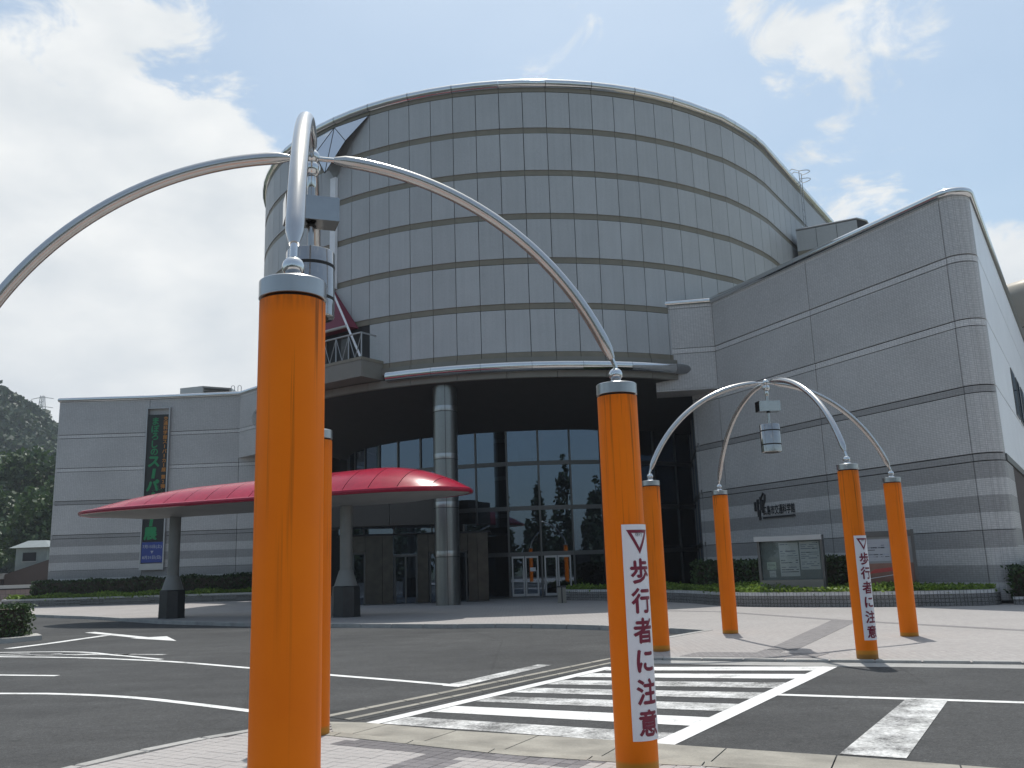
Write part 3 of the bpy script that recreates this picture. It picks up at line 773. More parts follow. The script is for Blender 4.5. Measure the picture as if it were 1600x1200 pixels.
# soffit sloping down to the glazing, glazing ring, flat glass return
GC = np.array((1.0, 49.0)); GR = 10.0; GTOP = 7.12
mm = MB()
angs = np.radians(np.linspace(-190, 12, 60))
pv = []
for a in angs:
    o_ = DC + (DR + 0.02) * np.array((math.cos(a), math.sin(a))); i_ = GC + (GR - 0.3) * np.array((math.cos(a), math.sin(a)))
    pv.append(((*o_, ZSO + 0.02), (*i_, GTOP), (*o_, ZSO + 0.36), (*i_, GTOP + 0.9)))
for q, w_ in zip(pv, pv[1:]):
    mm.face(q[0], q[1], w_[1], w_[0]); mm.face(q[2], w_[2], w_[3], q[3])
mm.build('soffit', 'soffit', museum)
TR = [0.0, 1.80, 3.76, 5.71, GTOP]
glz = MB()
mul_a = [R_(-90 + 8.0 * k) for k in range(-11, 7)]
gp_ = [GC + GR * np.array((math.cos(a), math.sin(a))) for a in mul_a]
FL0, FL1 = gp_[-1], np.array((7.45, 35.75))
flat = [FL0 + (FL1 - FL0) * t for t in (0.0, 0.36, 0.70, 1.0)]
segs = list(zip(gp_, gp_[1:])) + list(zip(flat, flat[1:]))
sill = MB()
for a, b_ in segs: sill.slab(tuple(a), tuple(b_), 0.0, 0.06, 0.07, -0.05)
glazing = sill.build('glazing', 'frame_grey', museum)
for n_, (a, b_) in enumerate(segs):
    isflat = n_ >= len(gp_) - 1
    top = 8.25 if isflat else GTOP + 0.12
    hs = TR[:-1] + [top] if not isflat else [0.0, 1.93, 3.97, 5.86, 8.25]
    MB().slab(tuple(a + (b_ - a) * 0.0), tuple(a + (b_ - a) * (0.075 / np.linalg.norm(b_ - a))), 0.06, top, 0.06, -0.06).build('mullion', 'frame_grey', glazing)
    for k in range(4):
        z0, z1 = hs[k], hs[k + 1]
        MB().slab(tuple(a + (b_ - a) * 0.06), tuple(b_ + (a - b_) * 0.005), z0 + 0.06 + (0.05 if k else 0), z1 - (0.05 if k < 3 else 0.0), 0.006, -0.006).build('pane', 'glass', glazing)
        if k: MB().slab(tuple(a + (b_ - a) * 0.058), tuple(b_), z0 - 0.06, z0 + 0.12, 0.05, -0.05).build('transom', 'frame_grey', glazing)
# doors in the glazing
for n_ in (10, 11):
    a, b_ = segs[n_]
    d = b_ - a
    for s0, s1 in ((0.10, 0.49), (0.51, 0.92)):
        p, q = a + d * s0, a + d * s1
        mm = MB(); w = 0.035 / 0.6
        L = np.linalg.norm(q - p); e = 0.06 / L
        mm.slab(tuple(p), tuple(p + (q - p) * e), 0.07, 1.74, 0.09, 0.03); mm.slab(tuple(q - (q - p) * e), tuple(q), 0.07, 1.74, 0.09, 0.03)
        mm.slab(tuple(p + (q - p) * e), tuple(q - (q - p) * e), 1.66, 1.74, 0.09, 0.03); mm.slab(tuple(p + (q - p) * e), tuple(q - (q - p) * e), 0.07, 0.17, 0.09, 0.03)
        mm.slab(tuple(p + (q - p) * 0.85), tuple(p + (q - p) * 0.89), 0.75, 1.15, 0.13, 0.10)
        mm.build('door_leaf', 'alu', glazing)
a, b_ = segs[10]; d = b_ - a; q = a + d * 0.66; w = d / np.linalg.norm(d)
MB().slab(tuple(q), tuple(q + w * 0.24), 1.10, 1.26, 0.10, 0.092).build('door_notice', 'paper', glazing)
# the dark hall behind the glass
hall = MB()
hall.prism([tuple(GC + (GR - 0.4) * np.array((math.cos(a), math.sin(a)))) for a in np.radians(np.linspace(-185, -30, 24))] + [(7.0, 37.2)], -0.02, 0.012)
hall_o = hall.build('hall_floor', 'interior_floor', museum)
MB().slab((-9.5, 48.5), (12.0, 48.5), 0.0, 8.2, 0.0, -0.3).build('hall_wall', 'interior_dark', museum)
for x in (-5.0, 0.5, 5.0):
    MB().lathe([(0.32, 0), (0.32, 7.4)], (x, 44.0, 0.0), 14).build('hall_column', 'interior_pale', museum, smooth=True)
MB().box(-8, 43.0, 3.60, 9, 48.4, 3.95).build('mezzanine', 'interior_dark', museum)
st_ = MB()
for k in range(12): st_.box(2.2 + 0.28 * k, 41.2, 0.012 + 0.17 * k, 2.5 + 0.28 * k, 42.6, 0.2 + 0.17 * k)
st_.tube([(2.2, 41.2, 1.0), (5.6, 41.2, 3.1)], 0.03, 6)
st_.build('stair', 'interior_pale', museum)
# steel entrance columns, in rings
def column(x, y, name):
    c = MB().lathe([(0.47, 0.0), (0.47, 8.6)], (x, y, 0.0), 36).build(name, 'pillar_steel', museum, smooth=True)
    for z in (7.34, 5.48, 3.63, 1.79):
        MB().lathe([(0.474, 0), (0.476, 0.012), (0.476, 0.19), (0.474, 0.20)], (x, y, z), 36).build('ring_band', 'steel', c, smooth=True)
        MB().lathe([(0.478, 0), (0.478, 0.018)], (x, y, z - 0.03), 36).build('ring_joint', 'joint_dark', c)
    for a in (R_(-85), R_(95)):
        MB().box(x + 0.468 * math.cos(a) - 0.009, y + 0.468 * math.sin(a) - 0.012, 0.0, x + 0.468 * math.cos(a) + 0.009, y + 0.468 * math.sin(a) + 0.012, 8.4).build('seam', 'joint_dark', c)
column(-2.66, 34.40, 'entrance_column')
column(-11.2, 43.5, 'entrance_column')
# entrance vestibule: stone clad blocks, doors between them, glazed strip and beige lintel over
VY = 36.6
ves = MB().box(-7.4, VY + 0.25, 2.74, -1.1, VY + 2.6, 2.80).build('vestibule', 'joint_dark', museum)
def stone(x0, x1, z0=0.0, z1=2.72, y=VY, d=0.45): MB().box(x0 + 0.008, y, z0 + 0.03, x1 - 0.008, y + d, z1).build('stone_panel', 'stone_panel', ves)
for a, b_ in ((-6.15, -5.45), (-5.45, -5.02), (-2.0, -1.62), (-1.62, -1.18)): stone(a, b_); 
stone(-7.2, -6.15, 2.05, 2.72); stone(-4.05, -3.6, 0, 2.72); stone(-3.6, -3.05, 2.0, 2.72); stone(-3.05, -2.0, 2.0, 2.72)
for x0, x1, zt in ((-7.15, -6.17, 2.0), (-5.0, -4.07, 1.86), (-3.58, -2.05, 1.95)):
    MB().box(x0, VY + 0.2, 0.02, x1, VY + 0.215, zt).build('door_glass', 'glass', ves)
    fr = MB(); xm = (x0 + x1) / 2
    for x in (x0, xm - 0.03, x1 - 0.06): fr.box(x, VY + 0.13, 0.0, x + 0.06, VY + 0.19, zt)
    fr.box(x0, VY + 0.12, zt, x1, VY + 0.2, zt + 0.09)
    fr.build('door_frame', 'frame_grey', ves)
MB().box(-5.0, VY + 0.2, 1.97, -4.07, VY + 0.215, 2.72).build('door_glass', 'glass', ves)
MB().box(-7.3, VY + 0.35, 2.81, -1.1, VY + 0.37, 3.10).build('transom_glass', 'glass', ves)
for x in (-7.2, -6.3, -5.05, -3.5, -2.2): MB().box(x, VY + 0.30, 2.80, x + 0.06, VY + 0.34, 3.10).build('transom_post', 'frame_grey', ves)
for a, b_ in ((-8.6, -7.02), (-7.0, -5.12), (-5.1, -3.22), (-3.2, -2.6)): MB().box(a, VY - 0.4, 3.10, b_, VY + 2.4, 4.32).build('lintel_panel', 'lintel_shaded', ves)

# balcony with red pointed hood, white fin and folded glass above it
A0 = seam_angle(0); n0 = np.array((math.cos(A0), math.sin(A0))); t0 = np.array((-n0[1], n0[0])); P0 = DC + DR * n0
def bl(n, t, z): q = P0 + n0 * n + t0 * t; return (q[0], q[1], z)
def blbox(mm, n0_, n1_, t0_, t1_, z0, z1):
    p = [bl(n0_, t0_, z0), bl(n1_, t0_, z0), bl(n1_, t1_, z0), bl(n0_, t1_, z0)]
    if np.cross(np.array(p[1][:2]) - np.array(p[0][:2]), np.array(p[2][:2]) - np.array(p[1][:2])) < 0: p = p[::-1]
    return mm.hexa(p + [(q[0], q[1], z0 + (z1 - z0)) for q in p])
BW, BN = 2.55, 0.95; BZ0, BZ1 = ZSO + 0.34, ZR6 - 0.02
bal = blbox(MB(), -0.8, BN, -BW, BW, BZ0, BZ1).build('balcony', 'lintel_beige', museum)
blbox(MB(), -0.8, BN + 0.02, -BW - 0.02, BW + 0.02, BZ1 + 0.002, BZ1 + 0.12).build('balcony_coping', 'drum_band', bal)
rl = MB(); zt = BZ1 + 1.10; zb = BZ1 + 0.12
rail_t = np.linspace(-BW + 0.05, BW - 0.05, 8)
rl.tube([bl(0.1, -BW + 0.05, zt), bl(BN - 0.06, -BW + 0.05, zt), bl(BN - 0.06, BW - 0.05, zt), bl(0.1, BW - 0.05, zt)], 0.035, 8)
for t in rail_t: rl.tube([bl(BN - 0.06, t, zb), bl(BN - 0.06, t, zt)], 0.028, 6)
for a, b_ in zip(rail_t, rail_t[1:]):
    m_ = (a + b_) / 2
    rl.tube([bl(BN - 0.06, a, zt - 0.03), bl(BN - 0.06, m_, zb)], 0.018, 5); rl.tube([bl(BN - 0.06, b_, zt - 0.03), bl(BN - 0.06, m_, zb)], 0.018, 5)
rl.build('balcony_railing', 'rail_grey', bal)
op = blbox(MB(), -0.45, -0.40, -2.3, 2.3, BZ1, RINGS[5] - 0.02).build('balcony_window', 'glass', bal)
for t in (-2.0, -1.0, 0.35, 1.7): blbox(MB(), -0.38, -0.05, t, t + 0.5, BZ1 + 0.1, RINGS[5] - 0.15).build('window_pier', 'stone_panel', bal) if t in (-1.0, 0.35) else None
apex = bl(0.16, 0.0, RINGS[4] - 0.05); fr_ = 0.56
cR, cL = bl(BN - 0.1, BW - 0.15, BZ1 + 0.15), bl(BN - 0.1, -BW + 0.15, BZ1 + 0.15)
hR, hL = lerp(apex, cR, fr_), lerp(apex, cL, fr_)
mm = MB(); bkR, bkL = bl(0.0, BW * fr_, hR[2]), bl(0.0, -BW * fr_, hR[2]); bka = bl(0.02, 0, RINGS[4] - 0.02)
mm.face(apex, hL, hR); mm.face(hL, bkL, bkR, hR); mm.face(apex, hR, bkR, bka); mm.face(apex, bka, bkL, hL)
mm.build('red_hood', 'red_dark', bal)
for c_ in (cR, cL): MB().tube([apex, c_], 0.045, 8).build('hood_strut', 'white_metal', bal, smooth=True)
MB().tube([hL, hR], 0.06, 8).build('hood_beam', 'under_white', bal)
blbox(MB(), 0.01, 0.16, -0.16, 0.16, RINGS[4] + 0.0, RINGS[1] - 0.55).build('fin', 'white_metal', bal)
zT = RINGS[0]; tw = 1.9
fT = bl(0.10, 0, zT); fB = bl(0.62, 0.0, RINGS[1] - 0.50); mR, mL = bl(0.34, 0.95, zT - 1.02), bl(0.34, -0.95, zT - 1.02)
tR, tL = (*sp(2, 0.05), zT), (*sp(-2, 0.05), zT)
def glass_fold(*q):
    n = (Vector(q[1]) - Vector(q[0])).cross(Vector(q[2]) - Vector(q[0])).normalized() * 0.012
    MB().face(*q).build('folded_pane', 'sky_glass', bal)
    for a, b_ in zip(q, q[1:] + q[:1]): fl.tube([a, b_], 0.016, 5)
fl = MB()
glass_fold(fT, mR, tR); glass_fold(fT, fB, mR); glass_fold(fT, tL, mL); glass_fold(fT, mL, fB)
fl.build('fold_joint', 'joint_dark', bal)
bk = MB(); bk.face(tL, bl(0.02, -0.95, zT - 1.04), bl(0.02, 0, RINGS[1] - 0.6), bl(0.02, 0.95, zT - 1.04), tR, bl(0.02, 0, zT)); bk.build('fold_backing', 'interior_pale', bal)

# tiled wings
WS = 0.98
def ws(z): return CAMH + (z - CAMH) * WS
WJ = [ws(z) for z in (11.70, 9.80, 7.88, 5.95, 4.03, 1.94)]
def tile_wall(parent, pts, seams_at, joints, zbot, side_from=None, plain_mat=None):
    """pts: plan polyline (outside to the right of travel); seams_at: polyline indices where a vertical joint runs"""
    rows = []
    for k in range(4): rows.append((joints[k + 1] + 0.01, joints[k] - 0.22 if k else joints[k] - 0.20, 'tile_pale', 'wall_panel'))
    strips = [(joints[k] - 0.20 + 0.0, joints[k] - 0.012, 'tile_strip' if k < 3 else 'tile_dark', 'joint_strip') for k in range(0, 5)]
    z = joints[4] - 0.22; bh = (z - joints[5]) / 4; cols = ['tile_dark', 'tile_pale']; n = 0; bands = []
    for k in range(4): bands.append((z - bh * (k + 1), z - bh * k, cols[k % 2])) 
    z = joints[5] - 0.02
    k = 0
    while z - bh > zbot - 0.3 and k < 4:
        bands.append((max(z - bh, zbot), z, cols[k % 2])); z -= bh; k += 1
    rows += [(a, b_, c, 'tile_band') for a, b_, c in bands]
    for i, j in zip(seams_at, seams_at[1:]):
        for z0, z1, mat, nm in rows + strips:
            if nm == 'wall_panel' : z0, z1 = z0, z1
            mm = MB()
            for q in range(i, j):
                a, b_ = np.array(pts[q]), np.array(pts[q + 1]); L = np.linalg.norm(b_ - a); t = (b_ - a) / L
                if q == i: a = a + t * 0.012
                if q == j - 1: b_ = b_ - t * 0.012
                off = -0.012 if nm == 'joint_strip' else 0.0
                mm.slab(tuple(a), tuple(b_), z0 + 0.008 if nm != 'tile_band' else z0, z1 - (0.0 if nm != 'tile_band' else 0.0), off, -0.06)
            mm.build(nm, mat, parent)
wc, wm_, wl_ = np.array((12.55, 24.41)), np.array((10.43, 29.55)), np.array((8.08, 34.36))
u1 = (wl_ - wc) / np.linalg.norm(wl_ - wc); nrm1 = np.array((-u1[1], u1[0])); nrm1 = nrm1 if nrm1[0] < 0 else -nrm1
wm_ = wc + u1 * float(np.dot(wm_ - wc, u1))
u2 = np.array((0.54, 0.8417)); nrm2 = np.array((u2[1], -u2[0])); rf = 0.5
cc = wc - nrm1 * rf
a1, a2 = math.atan2(nrm1[1], nrm1[0]), math.atan2(nrm2[1], nrm2[0])
if a1 < 0: a1 += 2 * math.pi
if a2 < 0: a2 += 2 * math.pi
arc = [cc + rf * np.array((math.cos(t), math.sin(t))) for t in np.linspace(a1, a2, 11)]
wend = wl_ + u1 * 1.75
front = [tuple(wend), tuple(wl_), tuple(wm_), tuple(wc)] + [tuple(q) for q in arc[1:]]
side_a = arc[-1]; side_b = side_a + u2 * 34
core = [tuple(np.array(q)) for q in [wend - nrm1 * 0.07, wl_ - nrm1 * 0.07, wc - nrm1 * 0.07] + [cc + (rf - 0.07) * np.array((math.cos(t), math.sin(t))) for t in np.linspace(a1, a2, 11)][1:] + [side_b - nrm2 * 0.07, np.array((20.0, 58.0)), np.array((16.0, 48.0)), np.array((10.0, 38.0))]]
wing = MB().prism(core, 0.0, WJ[0] - 0.05).build('tiled_wing', 'joint_dark', museum)
tile_wall(wing, front, [1, 2, 3, 13], WJ, 0.0)
# the run beyond the link wall stops under it
tile_wall(wing, [tuple(wend), tuple(wl_ + (wend - wl_) * 0.003)], [0, 1], WJ, 0.0)
# side: white panels above, striped tile below
sidep = [tuple(side_a + u2 * t) for t in (0, 5.5, 11, 16.5, 22, 27.5, 34)]
for a, b_ in zip(sidep, sidep[1:]):
    a_, b__ = np.array(a) + u2 * 0.012, np.array(b_) - u2 * 0.012
    for k in range(4): MB().slab(tuple(a_), tuple(b__), WJ[k + 1] + (0.03 if k < 3 else 0.0), WJ[k] - 0.02, 0.0, -0.06).build('wall_panel', 'white_panel', wing)
tb = [(WJ[4] - 0.22 - k * 0.45, ('tile_dark', 'tile_pale')[k % 2]) for k in range(9)]
for (z, mat) in tb:
    MB().slab(tuple(side_a + u2 * 0.012), tuple(side_a + u2 * 2.2), max(z - 0.447, 0.0), z, 0.0, -0.06).build('tile_band', mat, wing)
MB().slab(tuple(side_a + u2 * 0.012), tuple(side_a + u2 * 34), WJ[4] - 0.20, WJ[4] - 0.01, 0.03, -0.06).build('joint_strip', 'frame_grey', wing)
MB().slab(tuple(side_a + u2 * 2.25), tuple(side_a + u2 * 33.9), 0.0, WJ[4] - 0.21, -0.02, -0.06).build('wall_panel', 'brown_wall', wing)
# strip windows in the side
for t in (7.6, 9.8, 12.2, 15.0, 18, 21):
    w = MB().slab(tuple(side_a + u2 * t), tuple(side_a + u2 * (t + 1.55)), WJ[3] + 0.10, WJ[2] - 0.10, 0.03, -0.02).build('window_frame', 'frame_grey', wing)
    MB().slab(tuple(side_a + u2 * (t + 0.07)), tuple(side_a + u2 * (t + 1.48)), WJ[3] + 0.17, WJ[2] - 0.17, 0.036, 0.031).build('window_glass', 'glass', wing)
# parapet coping
cop = [(q[0], q[1], WJ[0] + 0.03) for q in front] + [(*(side_a + u2 * t), WJ[0] + 0.03) for t in (1, 8, 16, 34)]
MB().tube(cop[1:], 0.13, 12).build('coping', 'chrome', wing, smooth=True)
MB().prism(core, WJ[0] - 0.04, WJ[0] + 0.03).build('wing_roof', 'drum_band', museum)
# link wall between drum and wing
lk_a, lk_b = wl_, np.array((5.72, 34.75))
lkm = MB().slab(tuple(lk_b), tuple(lk_a + np.array((0.0, 0.0))), 8.0, WJ[0] - 0.05, -0.07, -0.9).build('link_wall', 'joint_dark', museum)
tl_ = (lk_a - lk_b) / np.linalg.norm(lk_a - lk_b)
a_, b__ = lk_b, lk_a - tl_ * 0.012
for z0, z1, mat, nm in ((8.0, WJ[1] - 0.22, 'tile_pale', 'wall_panel'), (WJ[1] - 0.20, WJ[1] - 0.012, 'tile_strip', 'joint_strip'), (WJ[1] + 0.01, WJ[0] - 0.22, 'tile_pale', 'wall_panel'), (WJ[0] - 0.20, WJ[0] - 0.03, 'tile_strip', 'joint_strip')):
    MB().slab(tuple(a_), tuple(b__), z0, z1, 0.0, -0.06).build(nm, mat, lkm)
MB().slab(tuple(lk_b), tuple(lk_a), 7.93, 7.99, 0.0, -1.4).build('link_soffit', 'tile_pale', lkm)
MB().tube([(*(lk_b + tl_ * 0.35), WJ[0] + 0.02), (*lk_a, WJ[0] + 0.02)], 0.12, 12).build('coping', 'chrome', lkm, smooth=True)
# left tiled wing
LJ = [11.56, 9.53, 7.60, 5.73, 3.83, 1.87]
lw = [(-26.3, 50.8), (-21.05, 50.82), (-15.7, 50.5)]
lw2 = [(-15.7, 50.5), (-11.9, 46.6)]
wing2 = MB().prism([(-26.23, 50.87), (-21.05, 50.89), (-15.7, 50.57), (-14.2, 50.48), (-10, 52), (-10, 66), (-24.0, 64.0)], 0.0, LJ[0] - 0.05).build('tiled_wing', 'joint_dark', museum)
tile_wall(wing2, lw + [(-14.2, 50.35)], [0, 1, 2, 3], LJ, 0.0)
for z0, z1, mat, nm in ((7.85, LJ[1] - 0.22, 'tile_pale', 'wall_panel'), (LJ[1] - 0.20, LJ[1] - 0.012, 'tile_strip', 'joint_strip'), (LJ[1] + 0.01, LJ[0] - 0.22, 'tile_pale', 'wall_panel'), (LJ[0] - 0.20, LJ[0] - 0.03, 'tile_strip', 'joint_strip')):
    MB().slab((-15.69, 50.43), (-12.0, 46.7), z0, z1, 0.0, -0.5).build(nm, mat, wing2)
MB().slab((-24.0, 64.0), (-26.3, 50.82), 0.0, LJ[0] - 0.06, 0.0, -0.07).build('wall_panel', 'tile_pale', wing2)
MB().tube([(-25.6, 55.0, LJ[0] + 0.03), (-26.3, 50.8, LJ[0] + 0.03), (-21.05, 50.82, LJ[0] + 0.03), (-15.7, 50.48, LJ[0] + 0.03), (-12.2, 46.9, LJ[0] + 0.03)], 0.13, 12).build('coping', 'chrome', wing2, smooth=True)
MB().prism([(-26.23, 50.87), (-21.05, 50.89), (-15.7, 50.57), (-14.2, 50.48), (-10, 52), (-10, 66), (-24.0, 64.0)], LJ[0] - 0.04, LJ[0] + 0.03).build('wing_roof', 'drum_band', museum)
# penthouse block on the drum flank
pa, pb = np.array((14.45, 42.30)), np.array((17.0, 40.95))
pn = np.array((0.553, 0.833))
pent = MB().prism([tuple(pa), tuple(pb), tuple(pb + pn * 0.3 + np.array((0.42, 0.1))), tuple(pb + pn * 7), tuple(pa + pn * 9)], 11.0, 17.35).build('penthouse', 'joint_dark', museum)
for k in range(3):
    q0, q1 = pa + (pb - pa) * (k / 3 + 0.004), pa + (pb - pa) * ((k + 1) / 3 - 0.004)
    for z0, z1, mat in ((12.0, 15.98, 'drum_panel'), (16.0, 16.2, 'drum_band'), (16.22, 17.28, 'drum_panel')):
        MB().slab(tuple(q0), tuple(q1), z0, z1, 0.06, -0.02).build('panel', mat, pent)
MB().tube([(*pa, 17.36), (*pb, 17.36), (*(pb + pn * 0.3 + np.array((0.42, 0.1))), 17.36), (*(pb + pn * 7), 17.36)], 0.06, 8).build('coping', 'steel', pent, smooth=True)
# caged roof ladder on the flank
ld = MB(); q = sp(29, 0.22); t = sd / np.linalg.norm(sd); nn = seam_n(29)
for s in (-0.22, 0.22):
    b0 = q + t * s
    ld.tube([(*b0, 17.4), (*b0, ZTOP + 0.75), (*(b0 - nn * 0.35), ZTOP + 0.95), (*(b0 - nn * 0.7), ZTOP + 0.75), (*(b0 - nn * 0.7), ZTOP + 0.15)], 0.022, 6)
for k in range(9): ld.tube([(*(q - t * 0.22), 17.6 + k * 0.4), (*(q + t * 0.22), 17.6 + k * 0.4)], 0.018, 5)
for z in (ZTOP + 0.25, ZTOP + 0.7):
    ld.tube([(*(q + t * 0.3 * math.cos(a) + nn * 0.5 * math.sin(a)), z) for a in np.linspace(0, math.pi, 8)], 0.02, 5)
ld.tube([(*(q + t * 0.25), 18.2), (*(q + t * 0.25 - nn * 0.3), 18.2)], 0.022, 6)
ld.build('roof_ladder', 'alu', museum)
# beige round tower behind the wing
tx, ty = 33.6, 51.5
tow = MB().lathe([(5.4, 0), (5.4, 15.6), (5.25, 16.15), (4.8, 16.5), (0.1, 16.6)], (tx, ty, 0), 48).build('round_tower', 'tower_beige', museum, smooth=True)
for z in (10.0, 13.6): MB().lathe([(5.41, 0), (5.41, 0.05)], (tx, ty, z), 48).build('ring_joint', 'joint_dark', tow)
for k in range(10):
    a = R_(150 + k * 18); MB().box(tx + 5.4 * math.cos(a) - 0.02, ty + 5.4 * math.sin(a) - 0.02, 0, tx + 5.4 * math.cos(a) + 0.02, ty + 5.4 * math.sin(a) + 0.02, 15.7).build('seam', 'joint_dark', tow)

# roof plant and access hoops on the left wing
ru = thing('roof_unit', 'grey louvred machine box on the roof of the bannered wing', 'air handler', (-19.5, 56, 11.59))
MB().prism([(-21.0, 55.2), (-19.4, 54.7), (-17.9, 55.6), (-17.9, 57.5), (-21.0, 57.5)], 11.58, 13.0).build('casing', 'alu', ru)
for k in range(5): MB().slab((-19.3, 54.69), (-18.0, 55.47), 11.95 + k * 0.2, 12.07 + k * 0.2, 0.03, -0.02).build('louvre', 'frame_grey', ru)
MB().box(-18.9, 56.2, 13.0, -18.3, 56.8, 13.15).build('vent_cap', 'steel', ru)
hp = MB()
for x in (-16.95, -16.55): hp.tube([(x - 0.1, 53.0, 11.55)] + [(x + 0.1 * -math.cos(a), 53.0, 12.5 + 0.1 * math.sin(a)) for a in np.linspace(0, math.pi, 7)] + [(x + 0.1, 53.0, 11.55)], 0.022, 6)
tag(hp.build('access_hoops', 'steel'), 'pair of thin steel hoop handrails on roof edge beside drum', 'handrail')

# ------------------------------------------------------------------ red canopy over the drop-off
CE0, CE1 = np.array((-15.45, 32.57)), np.array((-1.39, 26.42))
cu = (CE1 - CE0) / np.linalg.norm(CE1 - CE0); cn = np.array((cu[1], -cu[0])); CLN = np.linalg.norm(CE1 - CE0)
CZ, CHH, CWD = 3.60, 0.80, 1.75
canopy = thing('entrance_canopy', 'long crimson domed canopy on two dark posts before museum entrance', 'canopy', (-8.6, 29.6, 0))
def cpt(s, v, lift=0.0):
    """s along 0..1, v across -1..1 (front edge at +1)"""
    e = 1.0
    dl = s * CLN; dr = (1 - s) * CLN
    tl = min(dl / 3.6, 1.0); tr = min(dr / 3.0, 1.0)
    w = CWD * math.sqrt(max(1 - (1 - tl) ** 2, 0.0)) * math.sqrt(max(1 - (1 - tr) ** 2, 0.0))
    th = min(dl / 5.5, 1.0); hgt = CHH * (0.70 + 0.30 * min(1.0, s / 0.8)) * (1 - (1 - th) ** 1.8) * (1 - (1 - tr) ** 2.2)
    p = CE0 + cu * (s * CLN) + cn * (w * v)
    z = CZ + 0.06 + hgt * (1 - abs(v) ** 2.3) + lift
    return (p[0], p[1], z)
NB = 16; SL = [0.0] + [0.055 + k * (0.9 / NB) for k in range(NB + 1)] + [1.0]
for k in range(len(SL) - 1):
    s0, s1 = SL[k] + 0.0007, SL[k + 1] - 0.0007
    for v0, v1 in ((-1, 0.0), (0.0, 1)):
        mm = MB(); ns = 5 if k in (0, len(SL) - 2) else 3; nv = 8; idx = {}
        ss = np.linspace(s0, s1, ns + 1); vv = np.linspace(v0, v1, nv + 1)
        for i, s_ in enumerate(ss):
            for j, v_ in enumerate(vv): idx[i, j] = len(mm.v); mm.v.append(cpt(s_, v_))
        for i in range(ns):
            for j in range(nv): mm.f.append((idx[i, j], idx[i, j + 1], idx[i + 1, j + 1], idx[i + 1, j])[::-1])
        mm.build('roof_sheet', 'red_sheet', canopy, smooth=True)
edge = [cpt(s_, 1.0) for s_ in np.linspace(0, 1, 60)] + [cpt(s_, -1.0) for s_ in np.linspace(1, 0, 60)][1:-1]
MB().tube([(x, y, CZ + 0.03) for x, y, z in edge], 0.075, 8, closed=True).build('edge_roll', 'red_sheet', canopy, smooth=True)
mm = MB(); idx = {}
ss = np.linspace(0.001, 0.999, 50); vv = np.linspace(-0.99, 0.99, 9)
for i, s_ in enumerate(ss):
    for j, v_ in enumerate(vv):
        x, y, z = cpt(s_, v_); idx[i, j] = len(mm.v); mm.v.append((x, y, CZ - 0.02 - 0.20 * (1 - v_ * v_) * min(1, s_ * 6, (1 - s_) * 6)))
for i in range(49):
    for j in range(8): mm.f.append((idx[i, j], idx[i + 1, j], idx[i + 1, j + 1], idx[i, j + 1])[::-1])
mm.build('soffit', 'canopy_under', canopy, smooth=True)
for (x, y) in ((-11.74, 30.95), (-5.32, 28.14)):
    po = MB().lathe([(0.19, 1.40), (0.19, 3.56)], (x, y, 0), 24).build('post', 'canopy_post', canopy, smooth=True)
    MB().lathe([(0.36, 0.93), (0.21, 1.40)], (x, y, 0), 24).build('post_collar', 'canopy_post', po, smooth=True)
    MB().lathe([(0.47, 0.0), (0.45, 0.03), (0.43, 0.90), (0.40, 0.93)], (x, y, 0), 8).build('plinth', 'black_stone', po)

# ------------------------------------------------------------------ arched gates of orange posts
PH = 2.70; PR = 0.1507; SQ = 2.24; HC = 4.385
def gate(c, th, name, label):
    root = thing(name, label, 'gate', (c[0], c[1], 0), world_coords=False)
    pos = [(SQ * math.cos(th + k * math.pi / 2), SQ * math.sin(th + k * math.pi / 2)) for k in range(4)]
    hub = MB().ball((0, 0, HC - 0.085), 0.065, 16); hub.lathe([(0.02, -0.20), (0.035, -0.17), (0.03, -0.10)], (0, 0, HC - 0.05), 12)
    hub.ball((0, 0, HC + 0.01), 0.058, 16)
    hub.build('hub', 'chrome', root, smooth=True)
    for k, (x, y) in enumerate(pos):
        mm = MB().lathe([(PR - 0.004, -0.12), (PR - 0.004, PH - 0.098)], (0, 0, 0), 48)
        post = mm.build('post', 'orange', root, smooth=True); post.location = (x, y, 0.0); post.rotation_euler = (0, 0, k * 1.7 + c[0])
        cp = MB().lathe([(PR - 0.02, PH - 0.099), (PR - 0.02, PH - 0.084)], (0, 0, 0), 40).build('cap_gap', 'dark_gap', post)
        cp = MB().lathe([(PR - 0.006, PH - 0.086), (PR, PH - 0.082), (PR, PH - 0.006), (PR - 0.006, PH)], (0, 0, 0), 48).build('cap', 'steel', post, smooth=True)
        # ball joint and curved tube: circular arc, level at the hub
        run = SQ; z0, z1 = PH + 0.14, HC
        rise = z1 - z0 + 0.0; RR = (run * run + rise * rise) / (2 * rise)
        d = Vector((x, y, 0)).normalized()
        amax = math.asin(min(run / RR, 1.0))
        P = lambda a: Vector((d.x * RR * math.sin(a), d.y * RR * math.sin(a), z1 - RR + RR * math.cos(a)))
        a_s, a_e = 0.16 / RR, amax - 0.06 / RR
        MB().tube([P(a) for a in np.linspace(a_s, a_e, 34)], [0.024, 0.043] + [0.046] * 30 + [0.043, 0.024], 18).build('arch_tube', 'tube_steel', root, smooth=True)
        MB().tube([P(0.03 / RR), P(a_s + 0.01)], 0.018, 10).build('pin', 'chrome', root, smooth=True)
        MB().tube([P(a_e - 0.005), P(amax), Vector((x, y, PH + 0.04))], 0.018, 10).build('pin', 'chrome', root, smooth=True)
        fj = MB().ball((x, y, PH + 0.075), 0.052, 16); fj.lathe([(0.062, 0.0), (0.05, 0.022), (0.03, 0.04)], (x, y, PH - 0.001), 20)
        fj.build('ball_joint', 'chrome', root, smooth=True)
    return root, pos
TH1, TH2 = 1.7657, 0.2038
C1, C2 = (-1.42, 6.095), (4.445, 15.334)
